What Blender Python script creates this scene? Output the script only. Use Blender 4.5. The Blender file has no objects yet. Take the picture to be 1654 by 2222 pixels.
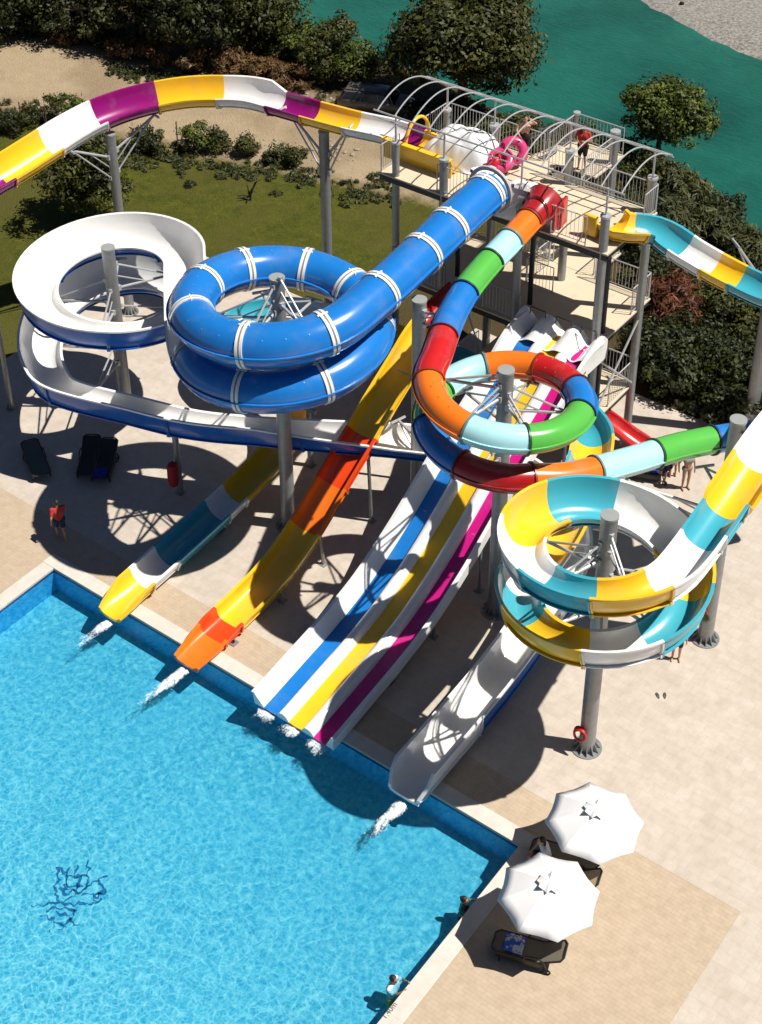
import bpy, bmesh, math, random
import numpy as np
from mathutils import Vector, Matrix, noise
from math import radians as R, sin, cos, pi

random.seed(7); np.random.seed(7)
SC = bpy.context.scene

# ---------------------------------------------------------------- camera, sky, sun, exposure
CAM = Vector((31.53, -23.98, 36.0)); YAW = R(36.51); TH = R(33.663)
F_, PX, PY = 3428.0, 852.0, 643.0
cd = bpy.data.cameras.new('camera'); co = bpy.data.objects.new('camera', cd); SC.collection.objects.link(co)
co.location = CAM; co.rotation_euler = (R(90) - TH, 0, YAW)
cd.lens = F_ / 2222 * 36; cd.sensor_width = 36; cd.shift_x = -25 / 2222; cd.shift_y = -468 / 2222
cd.clip_start = 1; cd.clip_end = 2000
SC.camera = co
SUNV = Vector((0.54, 0.26, 1.0)).normalized()
EL = math.asin(SUNV.z); AZ = math.atan2(SUNV.x, SUNV.y)
w = bpy.data.worlds.new('World'); SC.world = w; w.use_nodes = True
nt = w.node_tree; sky = nt.nodes.new('ShaderNodeTexSky'); sky.sky_type = 'NISHITA'; sky.sun_disc = False
sky.sun_elevation = EL; sky.sun_rotation = AZ; sky.air_density = .45; sky.dust_density = .2; sky.ozone_density = 2.0
nt.links.new(sky.outputs[0], nt.nodes['Background'].inputs[0]); nt.nodes['Background'].inputs[1].default_value = 0.05
sl = bpy.data.lights.new('sun', 'SUN'); sl.energy = 5.0; sl.angle = R(0.5); sl.color = (1, .96, .89)
so = bpy.data.objects.new('sun', sl); SC.collection.objects.link(so)
so.rotation_euler = SUNV.to_track_quat('Z', 'Y').to_euler(); so.location = (40, 20, 60)
vs = SC.view_settings; SC.display_settings.display_device = 'sRGB'
SC.cycles.diffuse_bounces = 2; SC.cycles.transparent_max_bounces = 16
vs.view_transform = 'Standard'; vs.look = 'None'; vs.exposure = 0.36; vs.gamma = 1

# ---------------------------------------------------------------- site frame: x along the pool's back edge, y away from the pool, z up
CF = Vector((-sin(YAW) * cos(TH), cos(YAW) * cos(TH), -sin(TH))); CR = Vector((cos(YAW), sin(YAW), 0)); CU = CR.cross(CF)
def ray(u, v): return CF + CR * ((u - PX) / F_) - CU * ((v - PY) / F_)
def at(u, v, z=0.0):            # survey point: photo pixel at a known height -> site point
    d = ray(u, v); return CAM + d * ((z - CAM.z) / d.z)
def hgt(u, v, x, y):            # height on the vertical through (x, y) seen at row v
    d = ray(u, v); yw = (Vector((x, y, 0)) - CAM).dot(Vector((-sin(YAW), cos(YAW), 0)))
    return CAM.z + yw / d.dot(Vector((-sin(YAW), cos(YAW), 0))) * d.z
def proj(p):
    q = Vector(p) - CAM; d = q.dot(CF); return PX + F_ * q.dot(CR) / d, PY - F_ * q.dot(CU) / d

# ---------------------------------------------------------------- materials
MATS = {}
def srgb(r, g, b): return tuple(((c / 255) / 12.92 if c / 255 <= .04045 else ((c / 255 + .055) / 1.055) ** 2.4) for c in (r, g, b))
def mat(name, col, rough=.5, metal=0, var=.08, scale=3.0, bump=0.0, bscale=30, coat=0.0, spec=.5, dirt=None, dscale=1.2, dth=(.55, .75)):
    if name in MATS: return MATS[name]
    m = bpy.data.materials.new(name); m.use_nodes = True; n = m.node_tree.nodes; l = m.node_tree.links
    b = n['Principled BSDF']; b.inputs['Roughness'].default_value = rough; b.inputs['Metallic'].default_value = metal
    b.inputs['Coat Weight'].default_value = coat; b.inputs['Coat Roughness'].default_value = .08
    b.inputs['Specular IOR Level'].default_value = spec
    tc = n.new('ShaderNodeTexCoord'); nz = n.new('ShaderNodeTexNoise'); nz.inputs['Scale'].default_value = scale; nz.inputs['Detail'].default_value = 5
    l.new(tc.outputs['Object'], nz.inputs['Vector'])
    mx = n.new('ShaderNodeMixRGB'); mx.inputs[1].default_value = (*[c * (1 - var) for c in col], 1); mx.inputs[2].default_value = (*[min(1, c * (1 + var)) for c in col], 1)
    l.new(nz.outputs['Fac'], mx.inputs[0]); last = mx.outputs[0]
    if dirt:
        n2 = n.new('ShaderNodeTexNoise'); n2.inputs['Scale'].default_value = dscale; n2.inputs['Detail'].default_value = 8; n2.inputs['Roughness'].default_value = .65
        l.new(tc.outputs['Object'], n2.inputs['Vector'])
        rp = n.new('ShaderNodeMapRange'); rp.inputs[1].default_value = dth[0]; rp.inputs[2].default_value = dth[1]
        l.new(n2.outputs['Fac'], rp.inputs[0])
        m2 = n.new('ShaderNodeMixRGB'); m2.inputs[2].default_value = (*dirt, 1); l.new(rp.outputs[0], m2.inputs[0]); l.new(last, m2.inputs[1]); last = m2.outputs[0]
    l.new(last, b.inputs['Base Color'])
    if bump:
        n3 = n.new('ShaderNodeTexNoise'); n3.inputs['Scale'].default_value = bscale; n3.inputs['Detail'].default_value = 4
        l.new(tc.outputs['Object'], n3.inputs['Vector']); bp = n.new('ShaderNodeBump'); bp.inputs['Strength'].default_value = bump; bp.inputs['Distance'].default_value = .02
        l.new(n3.outputs['Fac'], bp.inputs['Height']); l.new(bp.outputs[0], b.inputs['Normal'])
    MATS[name] = m; return m
def gel(name, col, rough=.24, dirt=None):       # glossy glass-fibre gelcoat, faintly scuffed and chalky in places
    pale = tuple(min(1, c * .82 + .05) for c in col)
    return mat(name, col, rough, 0, .06, 2.2, .03, 9, .25, .5, dirt or pale, .9, (.52, .72))
G = dict(
    blue=gel('blue gelcoat', (.012, .17, .52)), navy=gel('blue outer gelcoat', (.014, .12, .46)), white=gel('white gelcoat', (.8, .785, .76)),
    yellow=gel('yellow gelcoat', (.86, .5, .018)), teal=gel('turquoise gelcoat', (.05, .36, .45)),
    orange=gel('orange gelcoat', (.8, .17, .012)), red=gel('red gelcoat', (.5, .014, .014)), dred=gel('dark red gelcoat', (.36, .01, .012)),
    green=gel('green gelcoat', (.09, .42, .06)), pale=gel('pale blue gelcoat', (.4, .7, .72)), purple=gel('purple gelcoat', (.25, .005, .14)),
    magenta=gel('magenta gelcoat', (.56, .01, .2)), rorange=gel('red orange gelcoat', (.78, .06, .008)))
GALV = mat('galvanised steel', (.3, .31, .31), .48, .55, .25, 6, .05, 40, dirt=(.2, .2, .195), dscale=3)
GALVL = mat('light galvanised tube', (.5, .5, .5), .4, .4, .15, 8)
CAPM = mat('post cap steel', (.36, .37, .36), .5, .3, .1, 5)
DSTEEL = mat('dark steel and post shade', (.03, .03, .032), .5, .3, .2, 5)
JOINT = mat('joint sealant', (.2, .19, .18), .6, 0, .1, 8)
DECK = mat('deck boards', (.6, .5, .36), .6, 0, .08, 2, .05, 60, dirt=(.5, .41, .29), dscale=2.5)
RUBBER = mat('black rubber', (.015, .015, .016), .6, 0, .2)

# ---------------------------------------------------------------- object helpers
def link(o, parent=None):
    SC.collection.objects.link(o)
    if parent: o.parent = parent
    return o
def tag(o, label=None, cat=None, group=None, kind=None):
    if label: o['label'] = label
    if cat: o['category'] = cat
    if group: o['group'] = group
    if kind: o['kind'] = kind
    return o
def thing(name, loc, label, cat, group=None, rz=0):
    o = bpy.data.objects.new(name, None); o.location = loc; o.rotation_euler = (0, 0, rz); o.empty_display_size = .3
    link(o); return tag(o, label, cat, group)
class MB:
    def __init__(s): s.v = []; s.f = []; s.m = []
    def add(s, vs, fs, mi=0):
        k = len(s.v); s.v += [tuple(x) for x in vs]; s.f += [tuple(i + k for i in f) for f in fs]; s.m += [mi] * len(fs); return s
    def box(s, c, d, rz=0, mi=0):
        x, y, z = d[0] / 2, d[1] / 2, d[2] / 2; ca, sa = cos(rz), sin(rz)
        vs = [(c[0] + ca * i * x - sa * j * y, c[1] + sa * i * x + ca * j * y, c[2] + k * z) for i in (-1, 1) for j in (-1, 1) for k in (-1, 1)]
        return s.add(vs, [(0, 1, 3, 2), (4, 6, 7, 5), (0, 4, 5, 1), (2, 3, 7, 6), (0, 2, 6, 4), (1, 5, 7, 3)], mi)
    def tube(s, pts, r, n=8, caps=True, mi=0, closed=False):
        pts = [Vector(p) for p in pts]; rs = r if isinstance(r, (list, tuple)) else [r] * len(pts); N = len(pts); vs = []; ref = None
        for i, p in enumerate(pts):
            if closed: t = (pts[(i + 1) % N] - pts[i - 1])
            else: t = pts[min(i + 1, N - 1)] - pts[max(i - 1, 0)]
            t.normalize()
            if ref is None: ref = Vector((0, 0, 1)) if abs(t.z) < .9 else Vector((1, 0, 0))
            a = t.cross(ref).normalized(); b = a.cross(t); ref = b
            vs += [p + (a * cos(2 * pi * k / n) + b * sin(2 * pi * k / n)) * rs[i] for k in range(n)]
        fs = []
        for i in range(N if closed else N - 1):
            for k in range(n):
                j = (i + 1) % N; fs.append((i * n + k, i * n + (k + 1) % n, j * n + (k + 1) % n, j * n + k))
        if caps and not closed: fs += [tuple(range(n))[::-1], tuple((N - 1) * n + k for k in range(n))]
        return s.add(vs, fs, mi)
    def bar(s, a, b, r, n=6, mi=0): return s.tube([a, b], r, n, True, mi)
    def lathe(s, prof, c=(0, 0, 0), n=24, mi=0):
        vs = [(c[0] + r * cos(2 * pi * k / n), c[1] + r * sin(2 * pi * k / n), c[2] + z) for r, z in prof for k in range(n)]
        fs = [(i * n + k, i * n + (k + 1) % n, (i + 1) * n + (k + 1) % n, (i + 1) * n + k) for i in range(len(prof) - 1) for k in range(n)]
        if prof[0][0] > 1e-4: fs.append(tuple(range(n))[::-1])
        if prof[-1][0] > 1e-4: fs.append(tuple((len(prof) - 1) * n + k for k in range(n)))
        return s.add(vs, fs, mi)
    def ell(s, c, r, nu=14, nv=9, mi=0, rot=None):
        vs = []; fs = []
        for j in range(nv + 1):
            th = pi * j / nv
            for k in range(nu):
                p = Vector((r[0] * sin(th) * cos(2 * pi * k / nu), r[1] * sin(th) * sin(2 * pi * k / nu), r[2] * cos(th)))
                if rot: p = rot @ p
                vs.append(p + Vector(c))
        fs = [(j * nu + k, (j + 1) * nu + k, (j + 1) * nu + (k + 1) % nu, j * nu + (k + 1) % nu) for j in range(nv) for k in range(nu)]
        return s.add(vs, fs, mi)
    def torus(s, c, R_, r, n=32, m=10, axis=Vector((0, 0, 1)), mi=0):
        q = axis.to_track_quat('Z', 'Y')
        return s.tube([Vector(c) + q @ Vector((R_ * cos(2 * pi * k / n), R_ * sin(2 * pi * k / n), 0)) for k in range(n)], r, m, False, mi, True)
    def build(s, name, mats, parent=None, smooth=True, angle=38, bevel=0):
        me = bpy.data.meshes.new(name); off = Vector((0, 0, 0)); loc = False
        if parent is not None:
            p = parent
            while p is not None: off += p.location; loc = bool(p.get('local')); p = p.parent
        me.from_pydata(s.v if loc else [(a - off.x, b - off.y, c - off.z) for a, b, c in s.v], [], s.f)
        for m in (mats if isinstance(mats, (list, tuple)) else [mats]): me.materials.append(m)
        me.polygons.foreach_set('material_index', s.m)
        if smooth:
            me.polygons.foreach_set('use_smooth', [True] * len(s.f)); me.set_sharp_from_angle(angle=R(angle))
        me.update(); o = bpy.data.objects.new(name, me); link(o, parent)
        if bevel:
            bv = o.modifiers.new('bevel', 'BEVEL'); bv.width = bevel; bv.segments = 2; bv.limit_method = 'ANGLE'
        return o
# things whose parts are written in the thing's own axes carry o['local'] while building
def lthing(name, loc, label, cat, group=None, rz=0):
    o = thing(name, loc, label, cat, group, rz); o['local'] = 1; return o
LOCALS = []
def copy_tree(o, parent=None):
    c = o.copy(); SC.collection.objects.link(c); c.parent = parent
    for ch in list(o.children): copy_tree(ch, c)
    return c

# ---------------------------------------------------------------- paths and sweeps
def cr(pts, step=.22):
    pts = [Vector(p) for p in pts]; P = [pts[0] * 2 - pts[1]] + pts + [pts[-1] * 2 - pts[-2]]; out = []
    for i in range(1, len(P) - 2):
        p0, p1, p2, p3 = P[i - 1:i + 3]; d = lambda a, b: max((b - a).length, 1e-3) ** .5
        t0 = 0; t1 = d(p0, p1); t2 = t1 + d(p1, p2); t3 = t2 + d(p2, p3); n = max(1, int((p2 - p1).length / step))
        for k in range(n):
            t = t1 + (t2 - t1) * k / n
            A1 = p0 * ((t1 - t) / (t1 - t0)) + p1 * ((t - t0) / (t1 - t0)); A2 = p1 * ((t2 - t) / (t2 - t1)) + p2 * ((t - t1) / (t2 - t1)); A3 = p2 * ((t3 - t) / (t3 - t2)) + p3 * ((t - t2) / (t3 - t2))
            B1 = A1 * ((t2 - t) / (t2 - t0)) + A2 * ((t - t0) / (t2 - t0)); B2 = A2 * ((t3 - t) / (t3 - t1)) + A3 * ((t - t1) / (t3 - t1))
            out.append(B1 * ((t2 - t) / (t2 - t1)) + B2 * ((t - t1) / (t2 - t1)))
    out.append(pts[-1]); return out
def ringpts(c, r, a0, a1, zf, step=12):
    n = max(2, int(abs(a1 - a0) / step)); o = []
    for k in range(n + 1):
        a = a0 + (a1 - a0) * k / n; o.append(Vector((c[0] + r * cos(R(a)), c[1] + r * sin(R(a)), zf(a))))
    return o
def frames(path):
    fr = []
    for i, p in enumerate(path):
        t = (path[min(i + 1, len(path) - 1)] - path[max(i - 1, 0)]).normalized()
        s = t.cross(Vector((0, 0, 1))).normalized(); fr.append((p, t, s, s.cross(t)))
    return fr
def sweep(mb, fr, prof, mi, closed=True, caps=True):
    """prof(i) -> list of (side, up); mi(k) -> material index of strip k"""
    n = None; vs = []
    for i, (p, t, s, u) in enumerate(fr):
        pr = prof(i); n = len(pr); vs += [p + s * a + u * b for a, b in pr]
    K = len(fr); k0 = len(mb.v); mb.v += [tuple(v) for v in vs]
    for i in range(K - 1):
        for k in range(n if closed else n - 1):
            k2 = (k + 1) % n; mb.f.append((k0 + i * n + k, k0 + i * n + k2, k0 + (i + 1) * n + k2, k0 + (i + 1) * n + k)); mb.m.append(mi(k))
    return mb
def flume_prof(hw, hl, hr, th=.045, lip=.09, ledge=0, n=12, pw=1.0):
    """open trough: inner skin left rim -> right rim, rolled lips, outer skin back; returns points and inner-strip count"""
    inn = []
    for k in range(n + 1):
        a = -pi / 2 + pi * k / n; H = hl if a < 0 else hr
        sx = math.copysign(abs(sin(a)) ** pw, a); inn.append((hw * sx, H * (1 - cos(a) ** pw if cos(a) > 0 else 1)))
    pts = list(inn)
    pts += [(hw + lip, hr + .012), (hw + lip, hr - .05), (hw + th, hr - .055)]
    m = n // 2
    for k in range(n - 1, 0, -1):
        a = -pi / 2 + pi * k / n; H = hl if a < 0 else hr
        sx = math.copysign(abs(sin(a)) ** pw, a)
        pts.append(((hw + th) * sx, H * (1 - cos(a) ** pw) - th))
        if ledge and k == n - 3: pts[-1:] = [((hw + th) * sx + .005, pts[-1][1] + .03), ((hw + th) * sx + ledge, pts[-1][1] + .03), ((hw + th) * sx + ledge, pts[-1][1]), pts[-1]]
        if ledge and k == 3: pts[-1:] = [pts[-1], ((hw + th) * sx - ledge, pts[-1][1]), ((hw + th) * sx - ledge, pts[-1][1] + .03), ((hw + th) * sx - .005, pts[-1][1] + .03)]
    pts += [(-hw - th, hl - .055), (-hw - lip, hl - .05), (-hw - lip, hl + .012)]
    return pts, n
def tube_prof(r, n=22, fin=.07):
    pts = []
    for k in range(n):
        a = 2 * pi * k / n; pts.append((r * cos(a), r * sin(a)))
        if k == 0: pts[-1:] = [(r, .02), ]
    out = []
    for k in range(n):
        a = 2 * pi * (k + .5) / n; out.append((r * cos(a), r * sin(a)))
        if k == n - 1: out += [(r, -.022), (r + fin, -.022), (r + fin, .022), (r, .022)]
        if k == n // 2 - 1: out += [(-r, .022), (-r - fin, .022), (-r - fin, -.022), (-r, -.022)]
    return out
def cuts(path, marks, i0=0, win=7.0, pxmode=True):
    """indices along the path nearest to the surveyed joints"""
    L = [0]
    for a, b in zip(path, path[1:]): L.append(L[-1] + (b - a).length)
    out = []; i = i0
    for m in marks:
        if isinstance(m, (int, float)):
            j = next((k for k in range(i, len(path)) if L[k] >= L[i] + m), len(path) - 1)
        else:
            best = 1e9; j = i
            for k in range(i + 1, len(path)):
                if L[k] - L[i] > win: break
                q = proj(path[k] if len(m) == 2 else path[k]); d = (q[0] - m[0]) ** 2 + (q[1] - m[1]) ** 2
                if d < best: best = d; j = k
        out.append(j); i = j
    return out
def tie(mb, fr, r, w=.1, hi=.05, mi=0, n=26):
    """joint ring round a tube at one frame"""
    p, t, s, u = fr; vs = []; 
    for dx, rr in ((-w / 2, r), (-w / 2, r + hi), (w / 2, r + hi), (w / 2, r)):
        vs += [p + t * dx + s * (rr * cos(2 * pi * k / n)) + u * (rr * sin(2 * pi * k / n)) for k in range(n)]
    fs = [(j * n + k, ((j + 1)) * n + k, ((j + 1)) * n + (k + 1) % n, j * n + (k + 1) % n) for j in range(3) for k in range(n)]
    mb.add(vs, fs, mi)
# ---------------------------------------------------------------- ground, river, paving, pool
def nodemat(name):
    m = bpy.data.materials.new(name); m.use_nodes = True; MATS[name] = m; return m, m.node_tree.nodes, m.node_tree.links, m.node_tree.nodes['Principled BSDF']
def ramp_(n, fac, l, stops):
    r = n.new('ShaderNodeValToRGB'); e = r.color_ramp.elements
    while len(e) < len(stops): e.new(.5)
    for k, (p, c) in enumerate(stops): e[k].position = p; e[k].color = (*c, 1)
    l.new(fac, r.inputs[0]); return r.outputs[0]
def noise_(n, l, vec, sc, det=6, rough=.6):
    z = n.new('ShaderNodeTexNoise'); z.inputs['Scale'].default_value = sc; z.inputs['Detail'].default_value = det; z.inputs['Roughness'].default_value = rough
    l.new(vec, z.inputs['Vector']); return z.outputs['Fac']
def mix_(n, l, f, a, b, mode='MIX'):
    x = n.new('ShaderNodeMixRGB'); x.blend_type = mode
    for s, v in ((0, f), (1, a), (2, b)):
        if hasattr(v, 'default_value') or hasattr(v, 'links'): l.new(v, x.inputs[s])
        else: x.inputs[s].default_value = v if s == 0 else (*v, 1)
    return x.outputs[0]
def bump_(n, l, b, h, st, d=.02):
    x = n.new('ShaderNodeBump'); x.inputs['Strength'].default_value = st; x.inputs['Distance'].default_value = d; l.new(h, x.inputs['Height']); l.new(x.outputs[0], b.inputs['Normal'])
def tilemat(name, c1, c2, grout, w_, h_, rot=0, mott=.12):
    m, n, l, b = nodemat(name); tc = n.new('ShaderNodeTexCoord'); mp = n.new('ShaderNodeMapping'); mp.inputs['Rotation'].default_value = (0, 0, rot); l.new(tc.outputs['Object'], mp.inputs[0])
    br = n.new('ShaderNodeTexBrick'); br.inputs['Color1'].default_value = (*c1, 1); br.inputs['Color2'].default_value = (*c2, 1); br.inputs['Mortar'].default_value = (*grout, 1)
    br.inputs['Scale'].default_value = 1; br.inputs['Brick Width'].default_value = w_; br.inputs['Row Height'].default_value = h_; br.inputs['Mortar Size'].default_value = .006; br.inputs['Mortar Smooth'].default_value = .3; br.inputs['Bias'].default_value = -.1
    l.new(mp.outputs[0], br.inputs[0])
    f = noise_(n, l, tc.outputs['Object'], .7, 9, .7); f2 = noise_(n, l, tc.outputs['Object'], 3.2, 5, .6)
    c = mix_(n, l, ramp_(n, f, l, [(.3, (1 - mott,) * 3), (.7, (1 + mott * .4,) * 3)]), br.outputs[0], (1, 1, 1), 'MULTIPLY')
    x = n.new('ShaderNodeMixRGB'); x.blend_type = 'MULTIPLY'; x.inputs[0].default_value = 1
    l.new(br.outputs[0], x.inputs[1]); l.new(ramp_(n, f, l, [(.3, (1 - mott, 1 - mott * 1.15, 1 - mott * 1.4)), (.7, (1, 1, 1))]), x.inputs[2])
    y = n.new('ShaderNodeMixRGB'); y.blend_type = 'MULTIPLY'; y.inputs[0].default_value = 1
    l.new(x.outputs[0], y.inputs[1]); l.new(ramp_(n, f2, l, [(.35, (.9, .89, .87)), (.6, (1, 1, 1))]), y.inputs[2])
    l.new(y.outputs[0], b.inputs['Base Color']); b.inputs['Roughness'].default_value = .62; bump_(n, l, b, br.outputs['Fac'], -.25, .004); return m
def sheet(name, polys, z, m, thick=0):
    mb = MB()
    for p in polys:
        k = len(p); mb.add([(x, y, z) for x, y in p], [tuple(range(k))])
        if thick: mb.add([(x, y, z) for x, y in p] + [(x, y, z - thick) for x, y in p], [(i, i + k, (i + 1) % k + k, (i + 1) % k) for i in range(k)])
    return tag(mb.build(name, m, None, False), kind='structure')
POOLX, POOLD = 18.04, 1.0
# terrain with the river bed cut into it
def bank_near(x): return 38.2 - .16 * x - (0 if x < 0 else .25 * x) + 1.2 * noise.noise(Vector((x * .12, 3, 0)))
def bank_far(x): return 52.2 - .36 * (x + 4) + 1.2 * noise.noise(Vector((x * .1, 9, 0))) + .5 * noise.noise(Vector((x * .6, 2, 0)))
WZ = -2.5
def gz(x, y):
    a, b = bank_near(x), bank_far(x)
    if y < a: return -.1 - 3.0 * max(0, min(1, (y - a + 4.5) / 5.5)) ** 1.6 + .12 * noise.noise(Vector((x * .3, y * .3, 0))) * (1 if y > 19.7 or x < -10.5 else 0)
    if y < b: return -4
    return -4 + 1.9 * (1 - math.exp(-(y - b) / 2.2)) + .15 * noise.noise(Vector((x * .2, y * .2, 5)))
mb = MB(); xs_ = [-130, -90] + [-60 + k * 1.0 for k in range(101)] + [60, 100]; ys_ = [-60, -40, -25, -10, 0] + [5 + k * .8 for k in range(95)] + [100, 150, 260]
for y in ys_:
    for x in xs_:
        inp = -.6 < x < 24 and y < 1; mb.v.append((x, y, gz(x, y) - (2.2 if inp else 0)))
nx_ = len(xs_); mb.f = [(j * nx_ + i, j * nx_ + i + 1, (j + 1) * nx_ + i + 1, (j + 1) * nx_ + i) for j in range(len(ys_) - 1) for i in range(nx_ - 1)]; mb.m = [0] * len(mb.f)
m, n, l, b = nodemat('earth and grass'); tc = n.new('ShaderNodeTexCoord'); V = tc.outputs['Object']; sp = n.new('ShaderNodeSeparateXYZ'); l.new(V, sp.inputs[0])
def math_(op, a, b_=None, c_=None):
    x = n.new('ShaderNodeMath'); x.operation = op
    for k, v in enumerate((a, b_, c_)):
        if v is None: continue
        if isinstance(v, (int, float)): x.inputs[k].default_value = v
        else: l.new(v, x.inputs[k])
    return x.outputs[0]
f1 = noise_(n, l, V, .22, 6); f2 = noise_(n, l, V, 1.6, 8, .7); f3 = noise_(n, l, V, 9, 6, .7); f4 = noise_(n, l, V, 40, 4, .7)
grass = mix_(n, l, ramp_(n, math_('MULTIPLY_ADD', f2, .55, math_('MULTIPLY', f3, .45)), l, [(.36, (0, 0, 0)), (.62, (1, 1, 1))]), (.042, .058, .006), (.15, .15, .02)); grass = mix_(n, l, ramp_(n, f4, l, [(.42, (.6,) * 3), (.6, (0,) * 3)]), grass, (.02, .026, .004))
grass = mix_(n, l, ramp_(n, f1, l, [(.42, (0, 0, 0)), (.62, (1, 1, 1))]), grass, mix_(n, l, f4, (.05, .05, .008), (.135, .12, .028)))
dirt = mix_(n, l, f2, (.35, .265, .165), (.5, .385, .25)); dirt = mix_(n, l, ramp_(n, f1, l, [(.45, (0,) * 3), (.6, (.5,) * 3)]), dirt, (.23, .165, .1)); dirt = mix_(n, l, ramp_(n, f4, l, [(.5, (0, 0, 0)), (.75, (.35,) * 3)]), dirt, (.16, .12, .08))
wild = mix_(n, l, f3, (.03, .028, .01), (.13, .09, .045))
f5 = noise_(n, l, V, 5.5, 3, .6); grav = mix_(n, l, ramp_(n, f5, l, [(.35, (0,) * 3), (.65, (1,) * 3)]), (.13, .12, .105), (.42, .39, .35)); grav = mix_(n, l, ramp_(n, f1, l, [(.4, (0,) * 3), (.6, (.35,) * 3)]), grav, (.33, .31, .28))
wob = math_('MULTIPLY_ADD', f2, 2.2, math_('MULTIPLY', f1, 2.0))
yy = math_('ADD', math_('ADD', sp.outputs[1], math_('MULTIPLY', sp.outputs[0], -.235)), math_('ADD', wob, -2.1))      # road runs parallel to the lawn's far edge
def step(e0, e1):
    x = n.new('ShaderNodeMapRange'); x.inputs[1].default_value = e0; x.inputs[2].default_value = e1; l.new(yy, x.inputs[0]); return x.outputs[0]
c = mix_(n, l, step(27.2, 28.4), grass, dirt)
c = mix_(n, l, step(35.0, 36.6), c, wild)
xr = n.new('ShaderNodeMapRange'); xr.inputs[1].default_value = -2; xr.inputs[2].default_value = 1; l.new(sp.outputs[0], xr.inputs[0])
c = mix_(n, l, xr.outputs[0], c, wild)
fr_ = n.new('ShaderNodeMapRange'); fr_.inputs[1].default_value = 47; fr_.inputs[2].default_value = 47.5; l.new(sp.outputs[1], fr_.inputs[0])
c = mix_(n, l, fr_.outputs[0], c, grav)
l.new(c, b.inputs['Base Color']); b.inputs['Roughness'].default_value = .95; b.inputs['Specular IOR Level'].default_value = .15
bump_(n, l, b, math_('MULTIPLY_ADD', f4, .5, f3), .8, .12)
tag(mb.build('ground', m), kind='structure')
# river
m, n, l, b = nodemat('green river water'); tc = n.new('ShaderNodeTexCoord'); V = tc.outputs['Object']
f = noise_(n, l, V, .12, 7, .65); l.new(mix_(n, l, ramp_(n, f, l, [(.32, (0,) * 3), (.68, (1,) * 3)]), (.004, .062, .045), (.012, .125, .09)), b.inputs['Base Color']); b.inputs['Roughness'].default_value = .12; b.inputs['IOR'].default_value = 1.33
mp = n.new('ShaderNodeMapping'); mp.inputs['Scale'].default_value = (1, 2.2, 1); l.new(V, mp.inputs[0]); bump_(n, l, b, noise_(n, l, mp.outputs[0], 1.6, 6, .65), .7, .12)
sheet('river', [[(-130, 30), (100, 20), (100, 70), (-130, 120)]], WZ, m)
# paving: pale tiles, a tan band round the pool, white coping
PALE = tilemat('pale paving tile', (.56, .49, .42), (.52, .45, .38), (.46, .4, .335), .4, .4, 0, .13)
TAN = tilemat('tan paving tile', (.5, .395, .285), (.47, .37, .265), (.41, .32, .23), .24, .12, 0, .08)
COP = tilemat('white coping stone', (.62, .58, .52), (.6, .55, .49), (.52, .48, .42), .6, 2, 0, .06)
cw = .5
sheet('pale_paving', [[(-10.1, 1.7), (60, 1.7), (60, 19.6), (3.4, 19.6), (3.4, 17.2), (-10.1, 17.2)], [(23.77, -40), (60, -40), (60, 1.7), (23.77, 1.7)]], 0, PALE, .2)
sheet('tan_paving', [[(-12, 0 + cw), (23.77, cw), (23.77, 1.7), (-12, 1.7)], [(-12, -40), (-cw, -40), (-cw, cw), (-12, cw)], [(POOLX + cw, -40), (23.77, -40), (23.77, cw), (POOLX + cw, cw)]], 0.0, TAN, .1)
mb = MB()
for (x0, x1, y0, y1) in ((-cw, POOLX + cw, 0, cw), (-cw, 0, -40, 0), (POOLX, POOLX + cw, -40, 0)):
    mb.box(((x0 + x1) / 2, (y0 + y1) / 2, -.04), (x1 - x0 + (.03 if y1 > 0 else 0), y1 - y0, .1))
tag(mb.build('coping', COP, None, bevel=.012), kind='structure')
m, n, l, b = nodemat('pool mosaic'); tc = n.new('ShaderNodeTexCoord'); V = tc.outputs['Object']
vo = n.new('ShaderNodeTexVoronoi'); vo.inputs['Scale'].default_value = 7; l.new(V, vo.inputs['Vector'])
l.new(mix_(n, l, vo.outputs['Color'], (.17, .47, .575), (.27, .575, .65)), b.inputs['Base Color']); b.inputs['Roughness'].default_value = .4
POOLM = m
mb = MB(); z0 = -POOLD; X = POOLX; Y = -40
mb.add([(0, 0, z0), (X, 0, z0), (X, Y, z0), (0, Y, z0), (0, 0, -.09), (X, 0, -.09), (X, Y, -.09), (0, Y, -.09)], [(0, 3, 2, 1)]); mb.add([(0, 0, z0), (X, 0, z0), (X, Y, z0), (0, Y, z0), (0, 0, -.09), (X, 0, -.09), (X, Y, -.09), (0, Y, -.09)], [(0, 1, 5, 4), (1, 2, 6, 5), (3, 0, 4, 7)], 2)
q = .003
mb.add([(q, -q, -.085), (X - q, -q, -.085), (X - q, -q, -.17), (q, -q, -.17)], [(0, 1, 2, 3)], 1); mb.add([(q, -q, -.085), (q, Y, -.085), (q, Y, -.17), (q, -q, -.17)], [(0, 1, 2, 3)], 1); mb.add([(X - q, -q, -.085), (X - q, Y, -.085), (X - q, Y, -.17), (X - q, -q, -.17)], [(0, 1, 2, 3)], 1)  # navy strips paint the shade under the coping onto the walls
tag(mb.build('pool_basin', [m, mat('navy painted coping shade', (.012, .055, .2), .35, 0, .2, 8), mat('blue wall mosaic', (.07, .38, .66), .4, 0, .12, 14)], None, False), kind='structure')
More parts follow.
